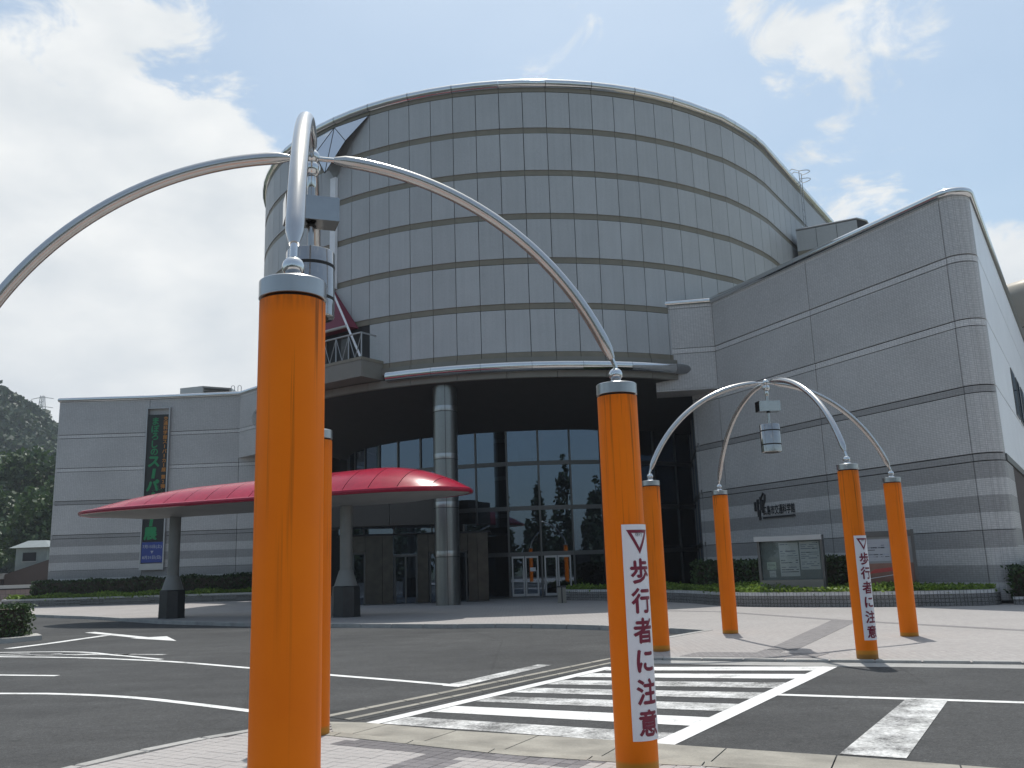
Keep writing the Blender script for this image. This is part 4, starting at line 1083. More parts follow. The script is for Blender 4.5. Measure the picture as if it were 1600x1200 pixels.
g1, p1_ = gate(C1, TH1, 'arched_gate', 'arched gate of four orange posts on the pavement this side of the zebra crossing')
g2, p2_ = gate(C2, TH2, 'arched_gate', 'arched gate of four orange posts on the plaza beyond the zebra crossing')
def lamp(c, rz, label):
    root = thing('pendant_lamp', label, 'lamp', (c[0], c[1], HC - 0.24), 'pendant lamps under the arches', world_coords=False)
    root.rotation_euler = (0, 0, rz)
    MB().lathe([(0.028, -0.10), (0.028, 0.02)], (0, 0, 0), 12).build('stem', 'lamp_steel', root, smooth=True)
    MB().box(-0.19, -0.10, -0.27, 0.19, 0.10, -0.09).build('gear_box', 'lamp_steel', root)
    MB().lathe([(0.04, -0.29), (0.025, -0.272)], (0, 0, 0), 14).build('collar', 'dark_gap', root)
    MB().lathe([(0.022, -0.50), (0.022, -0.28)], (0, 0, 0), 12).build('rod', 'lamp_steel', root, smooth=True)
    MB().lathe([(0.165, -0.98), (0.172, -0.975), (0.172, -0.505), (0.165, -0.495)], (0, 0, 0), 36).build('housing', 'lamp_steel', root, smooth=True)
    for z in (-0.62, -0.86):
        MB().lathe([(0.1735, 0), (0.1735, 0.022)], (0, 0, z), 36).build('slot', 'dark_gap', root)
    MB().lathe([(0.13, -0.988), (0.13, -0.9795)], (0, 0, 0), 24).build('lens', 'dark_gap', root)
    return root
lamp(C1, 0.35, 'steel drum pendant lamp hanging from the arch this side of the crossing')
lamp(C2, 0.1, 'steel drum pendant lamp hanging from the arch beyond the crossing')

def curved(V, F, cx, cy, ang0, rad, z0, scale):
    """wrap flat glyph geometry (x right, y up) round a post of radius rad about angle ang0"""
    bm = bmesh.new()
    vs = [bm.verts.new((x * scale, y * scale, 0)) for x, y in V]
    for f in F:
        try: bm.faces.new([vs[k] for k in f])
        except ValueError: pass
    xs = [x * scale for x, _ in V]
    for xc in np.arange(min(xs), max(xs), 0.012):
        bmesh.ops.bisect_plane(bm, geom=bm.verts[:] + bm.edges[:] + bm.faces[:], plane_co=(xc, 0, 0), plane_no=(1, 0, 0))
    out = []
    bm.verts.index_update()
    for v in bm.verts:
        a = ang0 + v.co.x / rad
        out.append((cx + rad * math.cos(a), cy + rad * math.sin(a), z0 + v.co.y))
    fs = [tuple(v.index for v in f.verts) for f in bm.faces]
    bm.free(); return out, fs
def warning_sign(cx, cy, ang, label):
    root = thing('warning_sign', label, 'sign', (cx, cy, 0), 'pedestrian warning plates on orange posts')
    w, zb, zt = 0.25, 0.21, 1.66
    mm = MB(); n = 18
    for k in range(n):
        a0, a1 = ang + (-w / 2 + w * k / n) / PR, ang + (-w / 2 + w * (k + 1) / n) / PR
        ro, ri = PR + 0.0035, PR - 0.004
        q = [(cx + r * math.cos(a), cy + r * math.sin(a)) for r, a in ((ri, a0), (ro, a0), (ro, a1), (ri, a1))]
        mm.hexa([(*p, zb) for p in q] + [(*p, zt) for p in q])
    mm.build('plate', 'sign_white', root, smooth=True)
    rt = PR + 0.0055
    # inverted triangle, red border
    def tri(s): return [(-s, s * 0.577 * 1.0), (s, s * 0.577), (0, -s * 1.155)]
    o_, i_ = tri(0.098), tri(0.060)
    V = o_ + i_; F = [(0, 3, 4, 1), (1, 4, 5, 2), (2, 5, 3, 0)]
    F = [f[::-1] for f in F]
    vv, ff = curved(V, F, cx, cy, ang, rt, 1.565, 1.0); MB().raw(vv, ff).build('triangle', 'sign_red', root)
    V, F = text_mesh('徐行'); vv, ff = curved(V, F, cx, cy, ang, rt, 1.590, 0.034); MB().raw(vv, ff).build('small_lettering', 'sign_black', root)
    for k, chx in enumerate('歩行者に注意'):
        V, F = text_mesh(chx)
        # embolden: stack slightly shifted copies
        mm = MB()
        for dx, dy in ((0, 0), (0.03, 0), (-0.03, 0), (0, 0.03), (0, -0.03)):
            vv, ff = curved(V + np.array((dx, dy)), F, cx, cy, ang, rt + 0.0003 * (1 + dx * 10 + dy * 20), 1.335 - k * 0.202, 0.178)
            mm.raw(vv, ff)
        mm.build('lettering', 'sign_red', root)
    return root
bx, by = C1[0] + p1_[3][0], C1[1] + p1_[3][1]
gx, gy = C2[0] + p2_[3][0], C2[1] + p2_[3][1]
def face_ang(x, y, deg): return math.atan2(-y, -x) + R_(deg)
warning_sign(bx, by, face_ang(bx, by, 40), 'white wraparound plate with maroon lettering on gate post on the near pavement')
warning_sign(gx, gy, face_ang(gx, gy, 42), 'white wraparound plate with maroon lettering on gate post on the plaza')

# ------------------------------------------------------------------ banner, wall sign, boards
def flat_glyphs(body, origin, ux, size, mat, parent, name='lettering', sx=1.0, bold=0.0, n=(0, -1)):
    """glyphs on an upright plane: ux plan direction to the right, n outward"""
    V, F = text_mesh(body); mm = MB()
    shifts = [(0, 0)] if not bold else [(0, 0), (bold, 0), (-bold, 0), (0, bold), (0, -bold)]
    for q, (dx, dy) in enumerate(shifts):
        vv = [(origin[0] + ux[0] * (x + dx) * size * sx + n[0] * 0.0006 * q, origin[1] + ux[1] * (x + dx) * size * sx + n[1] * 0.0006 * q, origin[2] + (y + dy) * size) for x, y in V]
        mm.raw(vv, F)
    return mm.build(name, mat, parent)
ban = thing('exhibition_banner', 'tall black banner with green lettering in a pale frame on tiled wall', 'banner', (-20.4, 50.6, 0))
bx0, bx1, bz0, bz1, byy = -21.12, -19.76, 1.75, 10.95, 50.62
fr = MB()
fr.box(bx0, byy - 0.05, bz0, bx0 + 0.07, byy + 0.19, bz1); fr.box(bx1 - 0.07, byy - 0.05, bz0, bx1, byy + 0.19, bz1)
fr.box(bx0 + 0.07, byy - 0.05, bz1 - 0.07, bx1 - 0.07, byy + 0.19, bz1); fr.box(bx0 + 0.07, byy - 0.05, bz0, bx1 - 0.07, byy + 0.19, bz0 + 0.35)
fr.build('frame', 'alu', ban)
MB().box(bx0 + 0.10, byy - 0.01, bz0 + 1.55, bx1 - 0.10, byy + 0.02, bz1 - 0.42).build('cloth', 'banner_black', ban)
MB().box(bx0 + 0.08, byy - 0.015, bz0 + 0.40, bx1 - 0.08, byy + 0.02, bz0 + 1.53).build('date_strip', 'banner_blue', ban)
xm = -20.58; z = 10.15
for chx in 'まぼろしの': flat_glyphs(chx, (xm, byy - 0.016, z), (1, 0), 0.48, 'banner_green', ban, bold=0.03); z -= 0.445
z -= 0.12
for chx in 'ス|パ|カ|展':        # the bar is the vertical long-vowel stroke
    if chx == '|': MB().hexa([(xm - 0.10, byy - 0.020, z - 0.28), (xm + 0.08, byy - 0.020, z - 0.28), (xm + 0.08, byy - 0.012, z - 0.28), (xm - 0.10, byy - 0.012, z - 0.28), (xm - 0.03, byy - 0.020, z + 0.28), (xm + 0.15, byy - 0.020, z + 0.28), (xm + 0.15, byy - 0.012, z + 0.28), (xm - 0.03, byy - 0.012, z + 0.28)]).build('lettering', 'banner_green', ban)
    else: flat_glyphs(chx, (xm, byy - 0.016, z), (1, 0), 0.74, 'banner_green', ban, bold=0.055)
    z -= 0.675
z = 10.28
for chx in '交通科学館スーパーカー展　第2弾':
    if chx == '　': z -= 0.14; continue
    if chx == 'ー': MB().box(-20.03, byy - 0.018, z - 0.10, -19.98, byy - 0.012, z + 0.10).build('small_lettering', 'banner_orange', ban)
    else: flat_glyphs(chx, (-20.0, byy - 0.016, z), (1, 0), 0.26, 'banner_orange', ban, 'small_lettering', bold=0.03)
    z -= 0.268
star = []
for k in range(10):
    a = math.pi / 2 + k * math.pi / 5; r = 0.34 if k % 2 == 0 else 0.14; star.append((-20.28 + r * math.cos(a), byy - 0.020, 6.05 + r * 1.2 * math.sin(a)))
MB().tube(star, 0.014, 4, closed=True).build('star_outline', 'banner_green', ban)
for body, zz in (('7月15日(土)', 3.02), ('8月31日(日)', 2.42)):
    flat_glyphs(body, ((bx0 + bx1) / 2, byy - 0.022, zz), (1, 0), 0.21, 'banner_pale', ban, 'date_lettering', bold=0.02)
MB().face((-20.53, byy - 0.022, 2.80), (-20.44, byy - 0.022, 2.64), (-20.35, byy - 0.022, 2.80)).build('date_lettering', 'banner_pale', ban)

# metal lettering and emblem on the right wing wall
def on_wing(s, off, z): q = wc + u1 * s + nrm1 * off; return (q[0], q[1], z)
ws_ = thing('wall_sign', 'black metal museum name with rod emblem on striped tile wall', 'sign', tuple(on_wing(8.2, 0.02, 2.9)))
ux = -u1
def wing_s(px_u):   # plan bearing X/Y -> distance along the wing wall from its corner
    return None
SGN = 8.02
def es(s): return 9.25 + (s - 7.32) * 0.70
def ez(z): return 3.18 + (z - 3.15) * 0.68
V, F = text_mesh('広島市交通科学館')
mm = MB(); org = on_wing(SGN, 0.022, 3.03)
wdt = (V[:, 0].max() - V[:, 0].min())
for q, (dx, dy) in enumerate(((0, 0), (0.025, 0), (-0.025, 0), (0, 0.03), (0, -0.03))):
    mm.raw([(org[0] + ux[0] * (x + dx) * 1.66 / wdt + nrm1[0] * q * 0.001, org[1] + ux[1] * (x + dx) * 1.66 / wdt + nrm1[1] * q * 0.001, org[2] + (y + dy) * 0.36) for x, y in V], F)
mm.build('lettering', 'sign_black', ws_)
def wbar(s0, s1, z0, z1): 
    a, b_ = on_wing(s0, 0.0, 0), on_wing(s1, 0.0, 0)
    return MB().slab(a[:2], b_[:2], z0, z1, 0.05, -0.002) if np.dot(np.array((b_[1] - a[1], a[0] - b_[0])), nrm1) > 0 else MB().slab(b_[:2], a[:2], z0, z1, 0.05, -0.002)
wbar(8.86, 7.20, 2.74, 2.80).build('underline', 'sign_black', ws_)
for s, z0, z1 in ((7.32, 2.93, 3.42), (7.10, 2.62, 3.55), (7.00, 2.45, 2.98), (6.86, 2.95, 3.66), (6.74, 2.80, 3.5)):
    wbar(es(s) + 0.04, es(s) - 0.04, ez(z0), ez(z1)).build('emblem_rod', 'sign_black', ws_)
MB().tube([on_wing(es(6.92), 0.03, ez(3.3)), on_wing(es(6.80), 0.03, ez(3.62)), on_wing(es(6.62), 0.03, ez(3.84)), on_wing(es(6.50), 0.03, ez(3.74)), on_wing(es(6.55), 0.03, ez(3.45)), on_wing(es(6.68), 0.03, ez(3.2))], 0.035, 6).build('emblem_curve', 'sign_black', ws_)

def board_frame(a, b_):
    a, b_ = np.array(a), np.array(b_); u = (b_ - a) / np.linalg.norm(b_ - a); return a, b_, u, np.array((u[1], -u[0]))
prn = random.Random(5)
def poster(parent, a, u, n, s0, s1, z0, z1, off, mat='paper', lines=14):
    P = lambda s, z, o: (a[0] + u[0] * s + n[0] * o, a[1] + u[1] * s + n[1] * o, z)
    sh = MB().hexa([P(s0, z0, off), P(s1, z0, off), P(s1, z0, off - 0.004), P(s0, z0, off - 0.004), P(s0, z1, off), P(s1, z1, off), P(s1, z1, off - 0.004), P(s0, z1, off - 0.004)]).build('poster', mat, parent)
    for inkm, cnt in (('ink', 0.35), ('ink_pale', 0.65)):
        pr = MB()
        for k in range(lines):
            if prn.random() > cnt + 0.2: continue
            zc = z1 - (z1 - z0) * (k + 0.7) / (lines + 0.6); h = (z1 - z0) / lines * prn.uniform(0.18, 0.5)
            s = s0 + 0.03
            while s < s1 - 0.06:
                L = prn.uniform(0.05, 0.32); e = min(s + L, s1 - 0.03)
                if prn.random() < cnt: pr.face(P(s, zc - h / 2, off + 0.0015), P(e, zc - h / 2, off + 0.0015), P(e, zc + h / 2, off + 0.0015), P(s, zc + h / 2, off + 0.0015))
                s = e + prn.uniform(0.02, 0.10)
        if pr.f: pr.build('print', inkm, sh)
a, b_, u, n = board_frame((7.16, 27.0), (8.80, 26.1))
nb1 = thing('notice_board', 'glazed grey notice board with white posters on pale plinth in planter', 'notice board', (7.98, 26.55, 0.25))
L = np.linalg.norm(b_ - a)
MB().slab(tuple(a + u * 0.06), tuple(b_ - u * 0.06), 0.25, 0.72, 0.16, -0.16).build('plinth', 'lintel_beige', nb1)
bd = MB().slab(tuple(a + u * 0.07), tuple(b_ - u * 0.07), 0.72, 1.88, -0.03, -0.12).build('back_panel', 'board_back', nb1)
for q in (a, b_ - u * 0.07): MB().slab(tuple(q), tuple(q + u * 0.07), 0.25, 1.98, 0.12, -0.14).build('side_post', 'frame_grey', nb1)
MB().slab(tuple(a - u * 0.05), tuple(b_ + u * 0.0), 1.84, 1.98, 0.24, -0.16).build('hood', 'alu', nb1)
MB().slab(tuple(a + u * 0.075), tuple(b_ - u * 0.075), 0.74, 1.83, 0.09, 0.086).build('glass_front', 'board_glass', nb1)
poster(nb1, a, u, n, 0.60, 1.15, 0.82, 1.78, -0.024); poster(nb1, a, u, n, 1.19, 1.74, 1.00, 1.80, -0.024)
poster(nb1, a, u, n, 0.22, 0.48, 1.02, 1.24, -0.024, 'paper_green', 5); poster(nb1, a, u, n, 0.27, 0.46, 0.80, 0.99, -0.024, 'paper', 5)
a, b_, u, n = board_frame((9.62, 25.45), (10.92, 24.95))
nb2 = thing('map_board', 'tall grey map board with red brown lower panel behind orange post', 'map board', (10.3, 25.2, 0.25))
L = np.linalg.norm(b_ - a)
for q in (a, b_ - u * 0.08): MB().slab(tuple(q), tuple(q + u * 0.08), 0.22, 2.02, 0.06, -0.06).build('post', 'frame_grey', nb2)
MB().slab(tuple(a + u * 0.08), tuple(b_ - u * 0.08), 1.84, 2.00, 0.04, -0.05).build('top_rail', 'frame_grey', nb2)
MB().slab(tuple(a + u * 0.08), tuple(b_ - u * 0.08), 1.12, 1.84, 0.0, -0.05).build('map_panel', 'map_grey', nb2)
poster(nb2, a, u, n, 0.14, 0.75, 1.18, 1.78, 0.006, 'paper_grey', 9); poster(nb2, a, u, n, 0.80, 1.2, 1.3, 1.7, 0.006, 'paper_grey', 7)
MB().slab(tuple(a + u * 0.08), tuple(b_ - u * 0.08), 0.50, 1.12, 0.002, -0.05).build('lower_panel', 'poster_brown', nb2)
P = lambda s, z, o: (a[0] + u[0] * s + n[0] * o, a[1] + u[1] * s + n[1] * o, z)
MB().face(P(0.12, 0.84, 0.006), P(1.22, 0.95, 0.006), P(1.22, 1.06, 0.006), P(0.30, 0.96, 0.006)).build('red_stripe', 'poster_red', nb2)
MB().face(P(0.12, 0.70, 0.006), P(1.22, 0.86, 0.006), P(1.22, 0.875, 0.006), P(0.12, 0.715, 0.006)).build('pale_line', 'paper', nb2)

ash = thing('standing_bin', 'small white box bin standing by the glazed wall', 'bin', (1.55, 33.0, 0))
MB().box(1.40, 32.87, 0.0, 1.70, 33.13, 0.55).build('body', 'lintel_beige', ash); MB().box(1.385, 32.855, 0.55, 1.715, 33.145, 0.60).build('top', 'black_stone', ash)
MB().box(1.53, 32.862, 0.0, 1.57, 32.869, 0.55).build('front_groove', 'joint_dark', ash)

# ------------------------------------------------------------------ planting
def fill_box_leaves(poly, z0, z1, n, size, seed, edge_bias=0.35, round_=0.12):
    """leaf centres through a hedge volume, thick at its skin"""
    g = np.random.default_rng(seed); P = np.array(poly); lo, hi = P.min(0), P.max(0); out = []
    cen = P.mean(0)
    while len(out) < n:
        q = g.uniform(lo, hi)
        if not inside(q, poly): continue
        if g.random() < edge_bias: z = z1 - abs(g.normal(0, 0.05)) 
        else: z = g.uniform(z0, z1)
        z += 0.06 * math.sin(q[0] * 2.3 + seed) + 0.05 * math.sin(q[1] * 3.1) + g.normal(0, 0.03)
        out.append((q[0], q[1], z))
    return np.array(out)
def edge_leaves(poly, z0, z1, n, seed, depth=0.08):
    g = np.random.default_rng(seed); P = np.array(poly + [poly[0]]); L = np.linalg.norm(np.diff(P, axis=0), axis=1); cen = np.array(poly).mean(0); out = []
    for k in range(n):
        i = g.choice(len(L), p=L / L.sum()); q = P[i] + (P[i + 1] - P[i]) * g.random()
        d = P[i + 1] - P[i]; nn = np.array((d[1], -d[0])) / np.linalg.norm(d)
        q = q + nn * g.normal(0, depth); z = z0 + (z1 - z0) * g.random()
        out.append((*q, z))
    return np.array(out)
def hedge(name, label, poly, z0, z1, n, size, mat, seed, kind=None, cat='hedge', core='leaf_hedge'):
    c = np.vstack([fill_box_leaves(poly, z0, z1, n, size, seed), edge_leaves(poly, z0, z1, n, seed + 1)])
    v, f = leaves(c, size, seed=seed)
    P = np.array(poly); cen = P.mean(0); inner = [tuple(cen + (q - cen) * 0.985 - (q - cen) / np.linalg.norm(q - cen) * 0.07) for q in P]
    if kind: 
        o = leaf_mesh(name, v, f, mat, None, kind=kind); o['label'] = label; o['category'] = cat
        return o
    root = thing(name, label, cat, (float(cen[0]), float(cen[1]), z0))
    leaf_mesh('foliage', v, f, mat, root)
    MB().prism(inner, z0 - 0.02, z1 - 0.10).build('twigs', 'soil', root)
    return root
def band_poly(line, w0, w1): return offset_line(line, w0) + offset_line(line, w1)[::-1]
# left planter along the bannered wing
PLF = smooth_poly([(-28.0, 50.2), (-27.8, 49.1), (-26.8, 48.75), (-22.0, 48.45), (-17.0, 48.0), (-12.5, 47.3)], 4)
pl = thing('planter', 'long low pale planter wall below the bannered wing', 'planter', (-20, 48.6, 0))
MB().prism(PLF + offset_line(PLF, -0.2)[::-1], 0.0, 0.42).build('kerb_wall', 'under_white', pl)
MB().prism(PLF + [(-12.5, 50.3), (-15.7, 50.45), (-26.2, 50.78)], 0.0, 0.33).build('soil_bed', 'soil', pl)
hedge('hedge', 'dark clipped hedge running below the bannered wing', [(-26.6, 49.75), (-13.0, 49.0), (-13.0, 49.9), (-26.6, 50.6)], 0.35, 1.32, 5200, 0.085, 'leaf_hedge', 11)
hedge('ground_cover', 'bright green ground cover in the planter below the bannered wing', [(-27.6, 49.25), (-26.6, 48.95), (-13.0, 47.8), (-13.0, 49.0), (-26.6, 49.75)], 0.32, 0.56, 6000, 0.07, 'leaf_cover', 21, kind='stuff', cat='plants')
# right planter under the striped wall
PRF = smooth_poly([(1.75, 36.2), (1.95, 35.25), (3.9, 33.2), (5.5, 30.0), (6.35, 26.95), (8.5, 25.0), (10.9, 23.85), (12.1, 23.62), (12.62, 24.05)], 5)
pr_ = thing('planter', 'curved planter wall of small pale square tiles below the striped wing', 'planter', (8, 26, 0))
MB().prism(PRF + offset_line(PRF, -0.16)[::-1], 0.0, 0.40).build('kerb_wall', 'planter_tile', pr_)
MB().prism(PRF + [tuple(wc + nrm1 * 0.02), tuple(wl_ + nrm1 * 0.02), tuple(wend + nrm1 * 0.02), (6.7, 36.6), (4.0, 38.2)], 0.0, 0.30).build('soil_bed', 'soil', pr_)
wall_line = [tuple(wend), tuple(wl_), tuple(wm_), tuple(wc)]
hp_ = [tuple(np.array((7.4, 33.3))), (6.2, 32.4), (7.9, 28.9), (9.55, 26.75), (10.3, 27.3), (10.0, 28.6)]
hedge('hedge', 'dark clipped hedge behind the notice board along the striped wing', hp_[::-1], 0.30, 1.28, 5200, 0.07, 'leaf_hedge', 31)
hedge('ground_cover', 'bright green ground cover in the tiled planter before the striped wing', offset_line(PRF, -0.18)[3:-1] + [(11.7, 25.2), (10.2, 27.2), (9.5, 26.7), (7.9, 28.9), (6.1, 32.5), (4.3, 36.5)], 0.30, 0.52, 8000, 0.055, 'leaf_cover', 41, kind='stuff', cat='plants')
# bush at the prow of the wing
bp = [(12.72, 23.72), (13.3, 23.30), (14.5, 23.75), (16.5, 25.9), (17.6, 28.0), (16.4, 28.2), (14.0, 24.75), (13.6, 24.12), (13.05, 23.95)]
hedge('bush', 'dark rounded bush at the rounded prow of the striped wing', bp, 0.10, 0.98, 4200, 0.06, 'leaf_hedge', 51, cat='bush')
plb = thing('planter', 'low tiled planter edge under the bush at the rounded prow', 'planter', (15.0, 25.0, 0))
bl_ = [(12.66, 23.55), (13.3, 23.08), (14.65, 23.55), (16.8, 25.8), (19.2, 29.6)]
MB().prism(bl_ + offset_line(bl_, -0.15)[::-1], 0.0, 0.2).build('kerb_wall', 'planter_tile', plb)
MB().prism(bl_ + [(17.7, 30.5), (14.0, 24.75), (13.6, 24.12), (13.05, 23.95)], 0.0, 0.14).build('soil_bed', 'soil', plb)
# island bush by the drive
isl = [(-20.5, 24.0), (-17.0, 22.4), (-13.8, 22.2), (-12.5, 22.7), (-12.2, 23.5), (-12.8, 24.4), (-15.0, 25.2), (-19.5, 26.2)]
MB().prism(isl, -0.25, 0.02).build('traffic_island', 'under_white', kind='structure')
isl_b = [tuple(np.array((-16.2, 24.0)) + (np.array(q) - np.array((-16.2, 24.0))) * 0.90) for q in isl]
hedge('bush', 'rounded clipped bush on the white kerbed island in the drive', isl_b, 0.02, 0.80, 6500, 0.05, 'leaf_tree', 61, cat='bush')

# trees
def tree(name, label, loc, h, cr, n, size, seed, mat='leaf_tree', cypress=False, group=None):
    g = np.random.default_rng(seed); root = thing(name, label, 'tree', loc, group, world_coords=False)
    tr = MB(); lean = g.normal(0, 0.03, 2)
    hh = h * (0.9 if cypress else 0.72)
    tr.tube([(lean[0] * h * t, lean[1] * h * t, hh * t) for t in np.linspace(0, 1, 7)], [h * 0.022 * (1.15 - t) for t in np.linspace(0, 1, 7)], 8)
    blobs = []
    if cypress:
        for k in range(40):
            t = g.uniform(0.06, 1); r = cr * (1 - t) ** 0.8 * 0.85 + 0.15; a = g.uniform(0, 6.28)
            blobs.append((r * 0.6 * math.cos(a), r * 0.6 * math.sin(a), h * t, max(r * 0.6, 0.3)))
    else:
        for k in range(16):
            a = g.uniform(0, 6.28); r = cr * math.sqrt(g.random()) * 0.75; z = h * g.uniform(0.42, 0.92)
            blobs.append((r * math.cos(a), r * math.sin(a), z, cr * g.uniform(0.28, 0.48)))
            b0 = (lean[0] * z * 0.6, lean[1] * z * 0.6, z * 0.62)
            tr.tube([b0, (blobs[-1][0], blobs[-1][1], z)], [h * 0.010, h * 0.003], 5)
    tr.build('trunk', 'bark', root, smooth=True)
    B = np.array(blobs); idx = g.choice(len(B), n, p=B[:, 3] ** 2 / (B[:, 3] ** 2).sum()); d = g.normal(size=(n, 3)); d /= np.linalg.norm(d, axis=1)[:, None]
    rad = B[idx, 3] * g.uniform(0.55, 1.08, n)
    c = B[idx, :3] + d * rad[:, None] * np.array((1, 1, 0.8 if not cypress else 1.5))
    v, f = leaves(c, size, seed=seed + 1, aspect=0.6)
    leaf_mesh('crown', v, f, mat, root); return root
tree('broadleaf_tree', 'dark broadleaf tree rising behind the small tower house', (-49.5, 96, 0), 10.0, 5.0, 5200, 0.30, 71, group='trees at the foot of the wooded hill')
tree('broadleaf_tree', 'dark round tree between the tower house and the bannered wing', (-52.5, 104, 0), 13, 5.5, 5600, 0.32, 72, group='trees at the foot of the wooded hill')
tree('broadleaf_tree', 'lighter green tree left of the tower house at the hill foot', (-66, 112, 0), 13, 6.0, 5200, 0.34, 73, group='trees at the foot of the wooded hill')
tree('broadleaf_tree', 'low bushy tree beside the tower house wall', (-42.6, 71.5, 0), 3.6, 1.9, 2600, 0.14, 74, group='trees at the foot of the wooded hill')
tree('broadleaf_tree', 'tall dark tree higher up behind the tower house', (-68, 128, 3), 16, 6.5, 5200, 0.40, 75, group='trees at the foot of the wooded hill')
trg = np.random.default_rng(17)
for k in range(20):
    x = -47 + k * 4.9 + trg.uniform(-1.2, 1.2); y = -30 - (k % 2) * 5 + trg.uniform(-1, 1); h = (13.5 if k % 2 else 10.5) + trg.uniform(-1.5, 4.0)
    tree('cypress_tree', 'dark cypress in the dense row across the road, mirrored in the museum glass', (x, y, -0.1), h, 2.9, 2300, 0.34, 80 + k, 'leaf_cypress', True, 'cypresses across the road')

# wooded hill
def hill_z(x, y):
    base = 50 + (-x - 156) * 0.80
    base = 170 * (1 - math.exp(-max(base, 0) / 170)) * 1.16
    t = min(max((y - 95) / 175, 0), 1.0)
    base *= 1.0 - max(y - 275, 0) * 0.006
    return base * (t * t * (3 - 2 * t)) + 2.0 * math.sin(x * 0.07) * math.sin(y * 0.05) * min(t * 3, 1) - 0.5
hm = MB(); xs = np.linspace(-460, -20, 60); ys = np.linspace(90, 330, 34)
for y in ys:
    for x in xs: hm.v.append((x, y, hill_z(x, y)))
nx_ = len(xs)
for j in range(len(ys) - 1):
    for i in range(nx_ - 1): k = j * nx_ + i; hm.f.append((k, k + 1, k + nx_ + 1, k + nx_))
hm.build('hill', 'hill_ground', kind='structure', smooth=True)
g = np.random.default_rng(99); cs = []; sz = []
while len(cs) < 1500:
    y = g.uniform(100, 285); u = g.uniform(-0.80, -0.44); x = u * y
    z = hill_z(x, y)
    if z < 0.3: continue
    cs.append((x, y, z)); sz.append(g.uniform(2.2, 4.4))
cs = np.array(cs); sz = np.array(sz); PER = 90
idx = np.repeat(np.arange(len(cs)), PER); d = g.normal(size=(len(idx), 3)); d /= np.linalg.norm(d, axis=1)[:, None]; d[:, 2] = np.abs(d[:, 2]) * 1.1 - 0.15
c = cs[idx] + np.array((0, 0, 1)) * (sz[idx] * 0.9)[:, None] + d * (sz[idx] * g.uniform(0.75, 1.1, len(idx)))[:, None]
v, f = leaves(c, 0.78, seed=5, aspect=0.75)
leaf_mesh('forest', v, f, 'leaf_forest', None, kind='stuff')

# pylon on the ridge
py = MB(); px_, py_, pz = -177.5, 330.0, 40.0; hgt = 29.5
def leg(t): return 3.0 * (1 - t) ** 1.2 + 0.5
for sx_, sy_ in ((1, 1), (1, -1), (-1, 1), (-1, -1)):
    py.tube([(px_ + sx_ * leg(t), py_ + sy_ * leg(t), pz + hgt * t) for t in np.linspace(0, 1, 6)], 0.16, 4)
for t in np.linspace(0.1, 0.95, 9):
    r, r2 = leg(t), leg(t + 0.09); z, z2 = pz + hgt * t, pz + hgt * (t + 0.09)
    py.tube([(px_ - r, py_ - r, z), (px_ + r2, py_ - r2, z2)], 0.09, 4); py.tube([(px_ + r, py_ - r, z), (px_ - r2, py_ - r2, z2)], 0.09, 4)
pyl = thing('power_pylon', 'thin lattice power pylon on the ridge of the wooded hill', 'pylon', (px_, py_, pz))
py.build('lattice', 'rail_grey', pyl)
for t in (0.72, 0.84, 0.96):
    MB().tube([(px_ - 4.2, py_, pz + hgt * t), (px_, py_, pz + hgt * t + 0.7), (px_ + 4.2, py_, pz + hgt * t)], 0.13, 4).build('cross_arm', 'rail_grey', pyl)

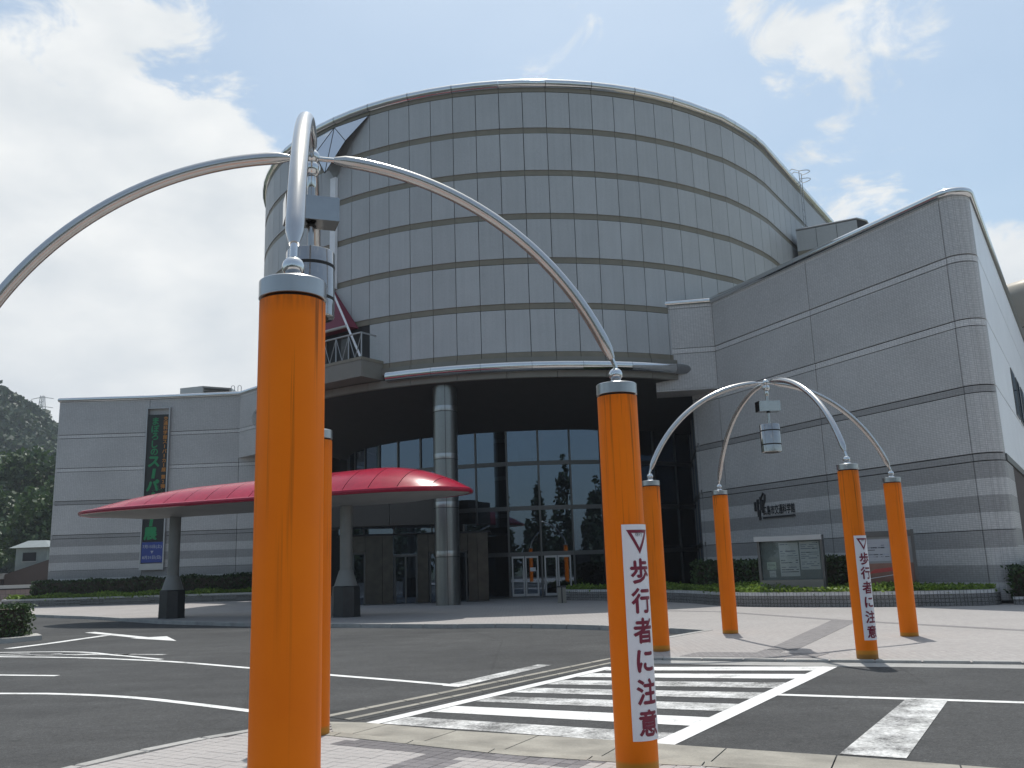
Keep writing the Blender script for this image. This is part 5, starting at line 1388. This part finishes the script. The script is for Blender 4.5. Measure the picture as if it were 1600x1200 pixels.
# small tower house, sheds and the pink boundary wall
th_ = thing('tower_house', 'small pale tower house with grey green hipped roof below the hill', 'house', (-40.5, 76, 0))
MB().box(-41.6, 75, 0, -39.0, 77.5, 4.05).build('wall', 'house_wall', th_)
MB().hexa([(-42.0, 74.6, 4.05), (-38.6, 74.6, 4.05), (-38.6, 77.9, 4.05), (-42.0, 77.9, 4.05), (-41.0, 75.7, 4.65), (-39.6, 75.7, 4.65), (-39.6, 76.8, 4.65), (-41.0, 76.8, 4.65)]).build('roof', 'house_roof', th_)
MB().box(-41.0, 74.97, 2.95, -39.9, 75.0, 3.65).build('window', 'interior_dark', th_); MB().box(-41.05, 74.94, 2.86, -39.85, 75.02, 2.94).build('sill', 'under_white', th_)
sh_ = thing('shed', 'dark brown shed with sloping roof in front of the tower house', 'shed', (-38.5, 73, 0))
MB().hexa([(-41.0, 72.5, 0), (-35.5, 72.5, 0), (-35.5, 74.5, 0), (-41.0, 74.5, 0), (-41.0, 72.5, 1.9), (-35.5, 72.5, 3.6), (-35.5, 74.5, 3.6), (-41.0, 74.5, 1.9)]).build('wall', 'brown_wall', sh_)
MB().box(-38.3, 72.46, 0.6, -37.4, 72.5, 1.35).build('window', 'house_wall', sh_); MB().box(-38.4, 72.44, 0.5, -37.3, 72.5, 0.6).build('sill', 'joint_dark', sh_)
sr = thing('shed', 'low shed with pale flat roof at the edge of the hill road', 'shed', (-46, 74, 0))
MB().box(-52, 73.0, 0, -41.4, 76, 1.55).build('wall', 'brown_wall', sr); MB().box(-52.3, 72.6, 1.55, -41.2, 76.3, 2.0).build('roof', 'under_white', sr)
pw = thing('boundary_wall', 'pink tiled boundary wall with pale coping beside the drive', 'wall', (-33, 57, 0))
for k in range(9):
    x0 = -48 + k * 2.3; MB().box(x0, 56.0, 0.0, x0 + 2.28, 56.35, 0.86).build('wall_panel', 'pink_tile', pw)
    MB().box(x0, 55.9, 0.94, x0 + 2.28, 56.45, 1.14).build('coping', 'under_white', pw)
MB().box(-48, 56.05, 0.86, -27.3, 56.3, 0.94).build('shadow_gap', 'joint_dark', pw)
lwall = thing('low_wall', 'low pale kerb wall in front of the pink boundary wall', 'wall', (-33, 53, 0))
MB().box(-46, 53.0, 0.0, -29.0, 53.3, 0.22).build('wall', 'under_white', lwall); MB().box(-46, 52.98, 0.22, -29.0, 53.32, 0.27).build('coping', 'lintel_beige', lwall)

# summer haze: one closed box of thin air round everything
m = bpy.data.materials.new('haze'); m.use_nodes = True; nt = m.node_tree; nt.nodes.remove(nt.nodes['Principled BSDF'])
pv_ = nt.nodes.new('ShaderNodeVolumePrincipled'); pv_.inputs['Color'].default_value = (0.80, 0.88, 1.0, 1); pv_.inputs['Density'].default_value = 0.00042; pv_.inputs['Anisotropy'].default_value = 0.2
nt.links.new(pv_.outputs[0], nt.nodes['Material Output'].inputs['Volume']); MATS['haze'] = m
MB().box(-1250, -1250, -1.3, 1250, 1250, 150).build('haze', 'haze', kind='stuff')

for o in bpy.data.objects:
    if '_w' in o: del o['_w']
